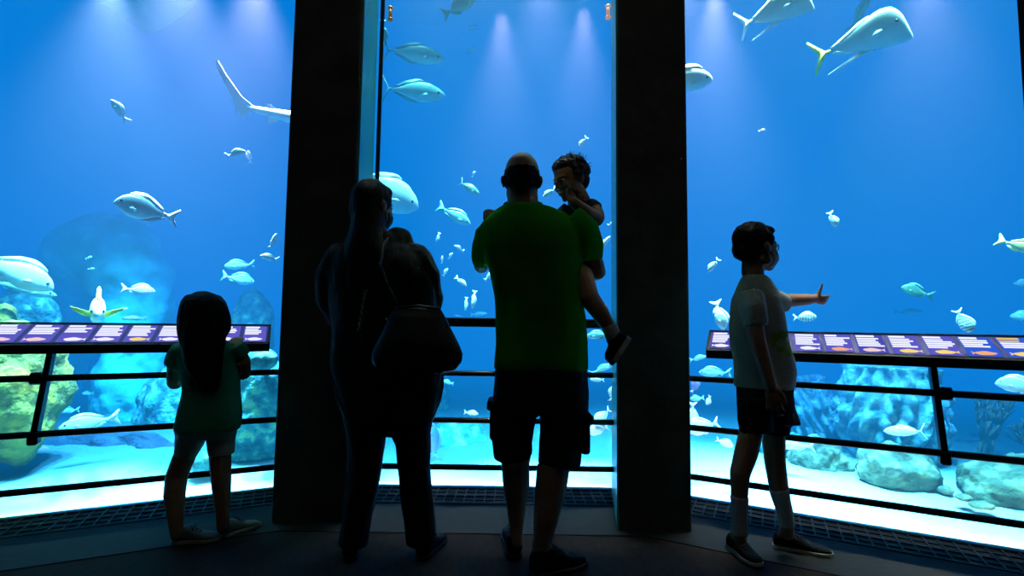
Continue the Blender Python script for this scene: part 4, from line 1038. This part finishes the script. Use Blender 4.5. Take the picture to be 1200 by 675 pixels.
def tilted_shoe(root, P0, toe, dn, w, m):    # dangling shoe: sole faces along dn
    d = toe - P0; L = d.length; d.normalize(); u = -(dn - d * dn.dot(d)).normalized(); s = d.cross(u)
    def sec(t, z0, z1, ww, n=14):
        return [P0 + d * (t * L) + s * (ww * math.cos(2 * math.pi * i / n)) + u * ((z0 + z1) / 2 + (z1 - z0) / 2 * math.sin(2 * math.pi * i / n)) for i in range(n)]
    def up(mb): mb.rings([sec(t, 0, z, w * q) for t, z, q in ((0, .035, .5), (.06, .06, .8), (.2, .068, .9), (.38, .062, .92), (.6, .046, 1), (.82, .04, .9), (.97, .026, .5))])
    sh = solid('shoe', up, .004, m, root, 2)
    mb = MB(); pts = [P0 + d * (t * L) + s * (w * q) for t, q in ((-.02, .4), (.08, .85), (.3, .88), (.62, 1.05), (.86, .92), (1.0, .4))] + [P0 + d * (t * L) - s * (w * q) for t, q in ((1.0, .4), (.86, .92), (.62, 1.05), (.3, .88), (.08, .85), (-.02, .4))]
    n = len(pts); mb.add([p - u * .014 for p in pts] + [p + u * .006 for p in pts], [tuple(range(n)), tuple(range(2 * n - 1, n - 1, -1))] + [(i, n + i, n + (i + 1) % n, (i + 1) % n) for i in range(n)])
    link('sole', mb.mesh('sole'), M_sole, sh, False)
    mb = MB(); mb.tube([P0 + d * (.5 * L) + s * w * .8 + u * .03, P0 + d * (.48 * L) + u * .06, P0 + d * (.5 * L) - s * w * .8 + u * .03], .006, 8); link('strap', mb.mesh('strap'), M_lace, sh)
p0 = g.P(735, 395, -.19); p1 = g.P(714, 426, -.21); tilted_shoe(root, p0, p1, (RH * .8 - ZH * .6 + FH * .1), .031, M_shoeb)
p0 = g.P(672, 404, .16); p1 = g.P(655, 410, .05); tilted_shoe(root, p0, p1, V((0, 0, -1)), .03, M_shoeb)
tuck(BODY, [o for o in root.children if o.name.split('.')[0] in ('t_shirt', 'cargo_shorts', 'shorts', 'top', 'jacket', 'trousers', 'sock')])

# ---- the woman with the handbag ----------------------------------------------------
g = Fig(2.24)
root = person(452, 653, 'woman in a dark jacket and trousers with a black handbag on her shoulder')
HW = .225; hc = g.P(438, 242); hf = V((.55, .80, -.02)); hu = V((0, 0, 1))
def b(mb):
    head(mb, hc, hf, hu, HW, .95)
    g.limb(mb, [(436, 258, 0, 15), (438, 285, 0, 18)])
    g.stack(mb, [(405, 474, 288, 18, 0), (392, 494, 302, 26, 0), (394, 498, 340, 30, 0), (402, 500, 380, 28, 0), (400, 506, 430, 31, 0), (402, 506, 480, 32, 0), (410, 500, 505, 27, 0)])
    g.limb(mb, [(396, 308, 0, 16), (386, 345, .04, 14), (390, 368, .1, 11.5), (412, 372, .25, 9.5), (432, 366, .33, 7.5)])
    hand(mb, g.P(432, 366, .33), V((1, .35, .1)), V((0, -1, .2)), .165, .5, 1)
    g.limb(mb, [(490, 308, 0, 16), (505, 340, .04, 14), (508, 362, .1, 11.5), (488, 368, .25, 9.5), (468, 364, .32, 7.5)])
    hand(mb, g.P(468, 364, .32), V((-1, .35, .1)), V((0, -1, .2)), .165, .5, -1)
    g.limb(mb, [(432, 490, 0, 20), (430, 530, 0, 16), (424, 570, .0, 15), (418, 610, 0, 11), (413, 640, 0, 9)])
    g.limb(mb, [(480, 490, 0, 20), (484, 530, 0, 15), (488, 570, .01, 14), (492, 610, .02, 11), (494, 638, .02, 9)])
BODY = solid('body', b, .006, M_skin, root, 3)
Q, rot = head_local(hc, hf, hu, HW); eyes(Q, rot, HW, root)
def b(mb):
    E = lambda p, r: mb.ball(Q(*p), tuple(x * HW for x in r), 20, rot=rot)
    E((0, -.07, .15), (.365, .44, .40)); E((0, -.2, -.08), (.34, .30, .38)); E((0, .14, .30), (.30, .22, .16))
    g.stack(mb, [(414, 452, 248, 20, -.03), (412, 451, 265, 20, -.04), (406, 455, 283, 19, -.06), (402, 460, 303, 16, -.09), (404, 462, 328, 13, -.115), (412, 456, 350, 9, -.125), (424, 448, 362, 5, -.125)])
solid('hair', b, .006, M_hair, root, 3, .006, 22, (1, 1, .2))
M_mask = cloth('dark_mask', (.03, .05, .045), .1); M_mask2 = cloth('pale_mask', (.75, .95, .95), .03, .4, .1)
def mask_mesh(mb, Q, H):
    N = 15; rows = []
    for z, wv, f in ((-.03, .20, .30), (-.10, .255, .345), (-.18, .275, .36), (-.26, .27, .35), (-.34, .235, .33), (-.42, .16, .28)):
        rows.append([Q(wv * math.sin(a), f * (.35 + .65 * math.cos(a)) + (.13 if z > -.28 else .09) * max(0, math.cos(a)) ** 3, z - .02 * (1 - math.cos(a))) for a in [-1.35 + 2.7 * i / N for i in range(N + 1)]])
    vs = [p for r in rows for p in r]; n = N + 1
    mb.add(vs, [(k_ * n + i, k_ * n + i + 1, (k_ + 1) * n + i + 1, (k_ + 1) * n + i) for k_ in range(len(rows) - 1) for i in range(N)])
def face_mask(Q, H, m, root):
    mb = MB(); mask_mesh(mb, Q, H); o = mb.build('face_mask', m, root, True); sd = o.modifiers.new('s', 'SOLIDIFY'); sd.thickness = .004; sd.offset = 1
    mb = MB()
    for s in (-1, 1):
        for z0, z1 in ((-.08, .03), (-.34, -.12)): mb.tube([Q(s * .262, .12, z0), Q(s * .33, .06, (z0 + z1) / 2), Q(s * .36, -.06, z1)], .0018, 6)
    link('ear_loop', mb.mesh('l'), m, o)
face_mask(Q, HW, M_mask, root)
M_jack = cloth('dark_jacket', (.012, .017, .018), .35, bump=.4)
def b(mb):
    g.stack(mb, [(420, 462, 277, 17, 0), (408, 478, 284, 22, 0), (396, 490, 294, 29, 0), (388, 500, 306, 34, 0), (384, 508, 325, 37, 0), (386, 512, 350, 37, 0), (390, 512, 375, 36, 0), (391, 514, 400, 37, 0), (389, 518, 430, 38, 0), (394, 518, 455, 38, 0), (399, 512, 475, 37, 0), (404, 508, 490, 35, 0)])
    g.limb(mb, [(398, 304, 0, 19), (388, 325, .02, 17.5), (386, 350, .06, 15.5), (394, 370, .12, 13.5), (415, 372, .25, 12), (428, 367, .31, 10)])
    g.limb(mb, [(488, 304, 0, 19), (500, 325, .02, 17.5), (505, 350, .06, 15.5), (500, 368, .14, 13.5), (484, 369, .26, 11.5), (472, 365, .31, 10)])
    g.blob(mb, 466, 284, .0, 17, 17, 17); g.blob(mb, 440, 282, -.05, 26, 13, 12)     # hood folded at the neck
jk = solid('jacket', b, .008, M_jack, root, 4, .012, 10, (1, 1, .55), 3)
mb = MB(); mb.tube([g.P(x, y, d) for x, y, d in ((388, 440, -.14), (398, 470, -.15), (407, 489, -.14))], .006, 6); link('seam', mb.mesh('s'), M_jack, jk)
M_trous = cloth('black_trousers', (.010, .011, .016), .25)
def b(mb):
    g.stack(mb, [(404, 508, 470, 34, 0), (404, 506, 492, 33, 0), (408, 503, 506, 29, 0)])
    g.limb(mb, [(431, 495, 0, 26), (430, 520, 0, 21.5), (428, 545, 0, 19.5), (423, 575, 0, 18.5), (418, 605, 0, 17), (414, 638, 0, 16.5)])
    g.limb(mb, [(480, 495, 0, 25), (484, 520, 0, 20), (485, 545, 0, 19), (488, 575, .01, 18.5), (491, 605, .02, 18), (494, 636, .02, 18)])
solid('trousers', b, .008, M_trous, root, 3, .006, 12, (1, 1, .6), 6)
h = ground(411, 657); shoe(root, h + V((0, -.02, 0)), h + V((-.05, .215, 0)), .042, None, M_shoeb, sole_m=M_soleb, hgt=.085)
h = ground(494, 655); shoe(root, h + V((0, -.02, 0)), h + V((.06, .215, 0)), .042, None, M_shoeb, sole_m=M_soleb, hgt=.085)
tuck(BODY, [o for o in root.children if o.name.split('.')[0] in ('t_shirt', 'cargo_shorts', 'shorts', 'top', 'jacket', 'trousers', 'sock')])
# her handbag hangs from the shoulder and lies against her back
M_bag = mat('bag_leather', (.007, .007, .008), .5, var=.2, vscale=12, bump=.12, bscale=120, spec=.3); M_chain = mat('gold_chain', (.75, .52, .18), .3, 1)
bag = empty('handbag', g.P(488, 438, -.2), 'black leather handbag with a gold chain hanging at the woman\'s back', 'handbag')
def b(mb):
    rows = [(462, 516, 360, 5, -0.225), (455, 522, 372, 11, -0.230), (448, 530, 388, 15, -0.235), (441, 537, 402, 18, -0.240), (436, 542, 414, 19, -0.240), (436, 541, 424, 18, -0.240), (442, 534, 433, 14, -0.240), (456, 520, 438, 8, -0.240)]
    g.stack(mb, rows, 2.6)
bb = solid('bag_body', b, .007, M_bag, bag, 3, .004, 10)
mb = MB(); mb.tube([g.P(466, 361, -.245), g.P(490, 358.5, -.25), g.P(516, 362, -.245)], .006, 8); link('zip_edge', mb.mesh('z'), M_bag, bb)
mb = MB()
for w_ in (-.01, .01):
    mb.tube([g.P(x, y, d + w_) for x, y, d in ((468, 362, -.22), (455, 335, -.215), (446, 310, -.19), (450, 287, -.13), (462, 271, .0), (474, 284, .12), (486, 320, .22))], [(.011, .004)] * 7, 8)
mb.build('shoulder_strap', M_bag, bag, True)
mb = MB()
for i in range(13):
    t = i / 12; c_ = g.P(428.5 - 7.5 * t, 343 + 44 * t, -.195 + .02 * math.sin(t * 3)); a_ = V((0, 0, 1)) if i % 2 else V((.3, 1, 0)).normalized()
    d_ = V((-.17, 0, -1)).normalized(); e_ = d_.cross(a_).normalized()
    mb.tube([c_ + d_ * (.0095 * math.cos(q)) + (e_ if i % 2 else RH) * (.006 * math.sin(q)) for q in [2 * math.pi * j / 12 for j in range(13)]], .0022, 6)
mb.build('chain', M_chain, bag, True)
mb = MB(); mb.tube([g.P(x, y, d) for x, y, d in ((427, 342, -.19), (436, 325, -.19), (447, 308, -.165))], [(.007, .003)] * 3, 8); mb.build('chain_strap', M_bag, bag, True)
mb = MB(); mb.tube([g.P(x, y, d) for x, y, d in ((421, 387, -.19), (428, 405, -.2), (440, 418, -.2))], [(.007, .003)] * 3, 8); mb.build('chain_strap', M_bag, bag, True)
mb = MB(); mb.ball(g.P(453, 374, -.255), .006, 10); mb.build('stud', M_chain, bag, True)
mb = MB(); mb.tube([g.P(x, y, d) for x, y, d in ((519, 436, -.17), (519.5, 452, -.16), (516, 470, -.15), (510, 484, -.15), (506, 494, -.14))], [(.009, .003)] * 5, 8); mb.build('loose_strap', M_bag, bag, True)

# ---- the girl ----------------------------------------------------------------------
g = Fig(2.37)
root = person(236, 636, 'girl with long dark hair in a green t-shirt leaning at the left railing')
HG = .205; hc = g.P(238.5, 368, .01); hf = V((-.05, 1, .05)); hu = V((0, -.05, 1))
def b(mb):
    head(mb, hc, hf, hu, HG, 1, .8)
    g.limb(mb, [(241, 384, 0, 11), (243, 402, 0, 14)])
    g.stack(mb, [(226, 262, 400, 11, 0), (212, 276, 412, 16, 0), (217, 276, 440, 18, 0), (219, 275, 470, 18, 0), (216, 275, 495, 20, -.02), (214, 272, 512, 18, -.02)])
    g.limb(mb, [(213, 412, 0, 9.5), (206, 430, .02, 9), (205, 448, .05, 8.8), (212, 430, .13, 7), (216, 414, .17, 5.6)])
    hand(mb, g.P(216, 414, .17), V((.1, .5, .75)), V((0, 1, -.4)), .12, .5, 1)
    g.limb(mb, [(277, 410, 0, 9.5), (284, 424, .02, 8.8), (285, 437, .05, 8.5), (277, 422, .13, 7), (272, 408, .17, 5.6)])
    hand(mb, g.P(272, 408, .17), V((-.1, .5, .75)), V((0, 1, -.4)), .12, .5, -1)
    g.limb(mb, [(227, 505, -.01, 13), (217, 533, 0, 11.8), (207, 558, 0, 11.4), (204.5, 580, -.02, 11), (206, 605, -.04, 8.3), (207, 626, -.05, 6.5)])
    g.limb(mb, [(259, 505, -.01, 13), (258, 535, 0, 11.5), (259, 558, .0, 10.7), (260, 580, .0, 9.4), (261, 600, .0, 7.4), (261, 618, .0, 6.5)])
BODY = solid('body', b, .005, M_skin2, root, 2)
Q, rot = head_local(hc, hf, hu, HG); eyes(Q, rot, HG, root)
def b(mb):
    E = lambda p, r: mb.ball(Q(*p), tuple(x * HG for x in r), 22, rot=rot)
    E((0, -.06, .15), (.36, .43, .385)); E((0, .12, .30), (.29, .22, .14))
    g.stack(mb, [(230, 248, 343.5, 9, -.01), (222, 256, 347, 16, -.015), (217, 260.5, 353, 20, -.02), (214, 263.5, 362, 22, -.02), (211.5, 266.5, 374, 22, -.02), (211, 267, 386, 21, -.03), (212, 262, 396, 18, -.05), (214, 260, 410, 14, -.07), (217, 259, 425, 12, -.08), (224, 258, 440, 10, -.085), (236, 256, 453, 6, -.08), (243, 252, 459, 3, -.08)])
solid('hair', b, .0055, M_hair, root, 3, .006, 24, (1, 1, .12))
mb = MB(); rr = random.Random(8); L_ = []
for i in range(60):
    a = rr.uniform(0, 1); x0 = 212 + 54 * a; x1 = 222 + 34 * a + rr.uniform(-4, 4); y1 = rr.uniform(425, 462)
    L_.append([g.P(x0, 376 + rr.uniform(0, 15), -.10 + .03 * abs(a - .5)), g.P((x0 + x1) / 2 + rr.uniform(-2, 2), 405, -.125), g.P(x1, y1, -.115)])
strands(mb, L_, .0028); mb.build('hair_strands', M_hair, root, True)
M_teal = cloth('green_jersey', (.06, .42, .27), .1, .3)
def b(mb):
    g.stack(mb, [(229, 259, 397, 12, 0), (219, 268, 401, 15, 0), (210, 278, 408, 18, 0), (210, 279, 420, 20, 0), (214, 279, 440, 21, 0), (216, 279, 455, 21, 0), (214, 280, 470, 22, -.01), (211, 280, 485, 24, -.02), (208, 279, 497, 25, -.02), (208, 277, 503, 25, -.02)])
    g.limb(mb, [(214, 409, 0, 11.5), (207, 420, .01, 11.5), (204, 428, .02, 10.8)]); g.limb(mb, [(275, 407, 0, 11.5), (281, 414, .01, 11), (285, 418, .02, 10)])
solid('t_shirt', b, .007, M_teal, root, 4, .007, 10, (1, 1, .5), 2)
M_cream = cloth('pale_cotton', (.80, .74, .60), .08)
def b(mb):
    g.stack(mb, [(211, 277, 494, 22, -.02), (209, 275, 505, 22, -.02), (210, 274, 512, 19, -.01)])
    g.limb(mb, [(227, 503, -.01, 17.5), (222, 518, -.0, 15), (216, 535, 0, 11.5)]); g.limb(mb, [(259, 503, -.01, 16.5), (259, 518, 0, 15), (259.5, 533, 0, 13.5)])
solid('shorts', b, .007, M_cream, root, 2, .004, 14, (1, 1, .5), 5)
M_canvas = cloth('grey_canvas', (.22, .24, .2), .1)
h = ground(203, 637); shoe(root, h, h + V((.19, .045, 0)), .038, None, M_canvas, hgt=.075)
h = ground(260, 630); shoe(root, h + V((-.01, -.01, 0)), h + V((.10, .15, 0)), .037, None, M_canvas, hgt=.075)
tuck(BODY, [o for o in root.children if o.name.split('.')[0] in ('t_shirt', 'cargo_shorts', 'shorts', 'top', 'jacket', 'trousers', 'sock')])

# ---- the boy ------------------------------------------------------------------------
g = Fig(2.23)
root = person(898, 655, 'boy in a pale t-shirt, black shorts and face mask pointing at the tank')
HB = .222; hc = g.P(886.5, 290.5); hf = V((.97, .22, .02)); hu = V((-.02, 0, 1))
def b(mb):
    head(mb, hc, hf, hu, HB, .95, .85)
    g.limb(mb, [(882, 305, 0, 12), (882, 322, 0, 12.5), (884, 334, 0, 16)])
    g.stack(mb, [(868, 900, 334, 17, .0), (866, 908, 350, 25, .02), (864, 912, 380, 26, .02), (866, 916, 410, 24, .02), (868, 920, 440, 25, .02), (868, 920, 470, 25, .02), (872, 916, 490, 22, .02)])
    g.limb(mb, [(880, 348, -.09, 11), (883, 375, -.12, 10), (887, 398, -.14, 9), (895, 425, -.155, 7.8), (903, 452, -.17, 6.2)])
    hand(mb, g.P(903, 452, -.17), g.P(910, 492, -.175) - g.P(903, 452, -.17), V((.55, .85, 0)), .145, .28, 1)
    g.limb(mb, [(893, 346, .07, 11), (902, 349, .13, 11), (914, 352, .18, 9.5), (926, 352, .22, 8.6), (945, 351, .24, 7.4), (954, 350, .26, 5.8)])
    hand(mb, g.P(953, 350, .26), V((1, .1, -.09)), V((0, 1, .3)), .13, .35, 1, .08, True, None, True)
    g.limb(mb, [(884, 480, -.03, 14), (879, 512, -.05, 12.5), (874, 532, -.05, 12.6), (867, 555, -.06, 10.8), (866.5, 580, -.06, 9), (866.5, 605, -.06, 7.4), (867, 630, -.06, 7.5)])
    g.limb(mb, [(905, 482, .06, 14), (906.5, 515, .06, 13), (908, 540, .06, 11.8), (911.5, 565, .06, 11), (917, 590, .06, 9), (921, 612, .06, 7.6), (922, 624, .06, 8)])
BODY = solid('body', b, .0055, M_skin, root, 2)
Q, rot = head_local(hc, hf, hu, HB); eyes(Q, rot, HB, root)
def b(mb):
    E = lambda p, r: mb.ball(Q(*p), tuple(x * HB for x in r), 22, rot=rot)
    E((0, -.09, .17), (.355, .41, .375)); E((0, -.24, -.02), (.315, .24, .28)); E((0, .13, .33), (.28, .20, .14))
    for s in (-1, 1): E((s * .3, .05, .15), (.05, .14, .14))
solid('hair', b, .005, M_hair, root, 2, .006, 45, (1, 1, .6))
face_mask(Q, HB, M_mask2, root)
mb = MB()
for s in (-1, 1):
    mb.tube([Q(s * .125 + .085 * math.cos(q), .375 - .02 * abs(math.cos(q)), -.0 + .062 * math.sin(q)) for q in [2 * math.pi * j / 16 for j in range(17)]], .0022, 6)
    mb.tube([Q(s * .21, .34, .01), Q(s * .33, .1, .02), Q(s * .355, -.04, .0)], .002, 6)
mb.tube([Q(-.04, .385, .01), Q(.04, .385, .01)], .002, 6); mb.build('glasses', M_lace, root, True)
M_pale = cloth('pale_grey_jersey', (.66, .74, .66), .12, .12)
M_print = cloth('green_print', (.25, .55, .05), .3)
def b(mb):
    g.stack(mb, [(871, 896, 323, 14, 0), (868, 901, 328, 18, .0), (864, 906, 337, 23, .01), (860, 910, 350, 29, .02), (858.5, 914, 368, 31, .02), (858.5, 917, 385, 31, .02), (859, 920, 402, 30, .02), (862, 925, 418, 30, .02), (864, 928, 435, 30, .02), (864, 927, 454, 30, .02)])
    g.limb(mb, [(879, 345, -.08, 14.5), (882, 362, -.11, 14.5), (886, 382, -.12, 13)])
    g.limb(mb, [(892, 345, .06, 14.5), (900, 347, .12, 14.5), (910, 352, .16, 13.5), (918, 356, .19, 12.5)])
solid('t_shirt', b, .007, M_pale, root, 4, .007, 11, (1, 1, .5), 7)
tsh = [o for o in root.children if o.name.startswith('t_shirt')][0]; tsh.data.materials.append(M_print)
for p_ in tsh.data.polygons:            # printed patch on the chest
    q = p_.center + root.location - EYE; x_, y_ = 600 + F * q.dot(RI) / q.dot(FW), 337.5 - F * q.dot(UP) / q.dot(FW)
    if x_ > 905 and 388 < y_ < 418 and noise.noise(p_.center * 38) > -.12 and abs(q.y - 2.21) < .12: p_.material_index = 1
M_blk = cloth('black_shorts', (.010, .010, .012), .2)
def b(mb):
    g.stack(mb, [(866, 925, 448, 29, .02), (867, 924, 462, 30, .02), (868, 926, 480, 30, .02)])
    g.limb(mb, [(885, 470, -.03, 20), (884, 490, -.04, 19), (886, 505, -.04, 18.5)])
    g.limb(mb, [(905, 470, .06, 20), (907, 490, .06, 19), (906, 508, .06, 18)])
    mb.rings([[g.P(x + hw * math.cos(a), y, .04 + .09 * math.sin(a)) for a in [2 * math.pi * i / 18 for i in range(18)]] for x, y, hw in ((906, 499, 34), (907, 482, 27), (905, 455, 19))])
solid('shorts', b, .007, M_blk, root, 3, .005, 12, (1, 1, .5), 9)
for pts in ([(866.5, 581, -.06, 9.6), (866.5, 603, -.06, 8.8), (867, 626, -.06, 9)], [(912.5, 572, .06, 11), (918, 594, .06, 9.6), (922, 616, .06, 9.2)]):
    def b(mb): g.limb(mb, pts)
    solid('sock', b, .005, M_sock, root, 2, .0015, 30)
h = ground(866, 650); shoe(root, h + V((-.01, .07, 0)), h + V((.035, -.115, 0)), .04, None, M_shoeb, hgt=.08)
h = ground(914, 641); shoe(root, h + V((-.03, .0, 0)), h + V((.19, -.085, 0)), .042, None, M_shoeb, hgt=.08)
tuck(BODY, [o for o in root.children if o.name.split('.')[0] in ('t_shirt', 'cargo_shorts', 'shorts', 'top', 'jacket', 'trousers', 'sock')])


for o in bpy.data.objects:
    if o.parent is None and 'label' in o.keys() and 'group' not in o.keys():
        k = o.name.split('.')[0]
        gname = {'person': 'visitors at the aquarium window', 'rock': 'reef rocks on the tank floor', 'barrel_sponge': 'barrel sponges on the reef', 'branching_coral': 'branching corals on the reef',
                 'shark': None, 'guard_railing': 'railings along the windows', 'information_panel': 'lit fish identification panels', 'glass_fitting': 'fittings at the top of the middle window'}.get(k)
        if gname: o['group'] = gname
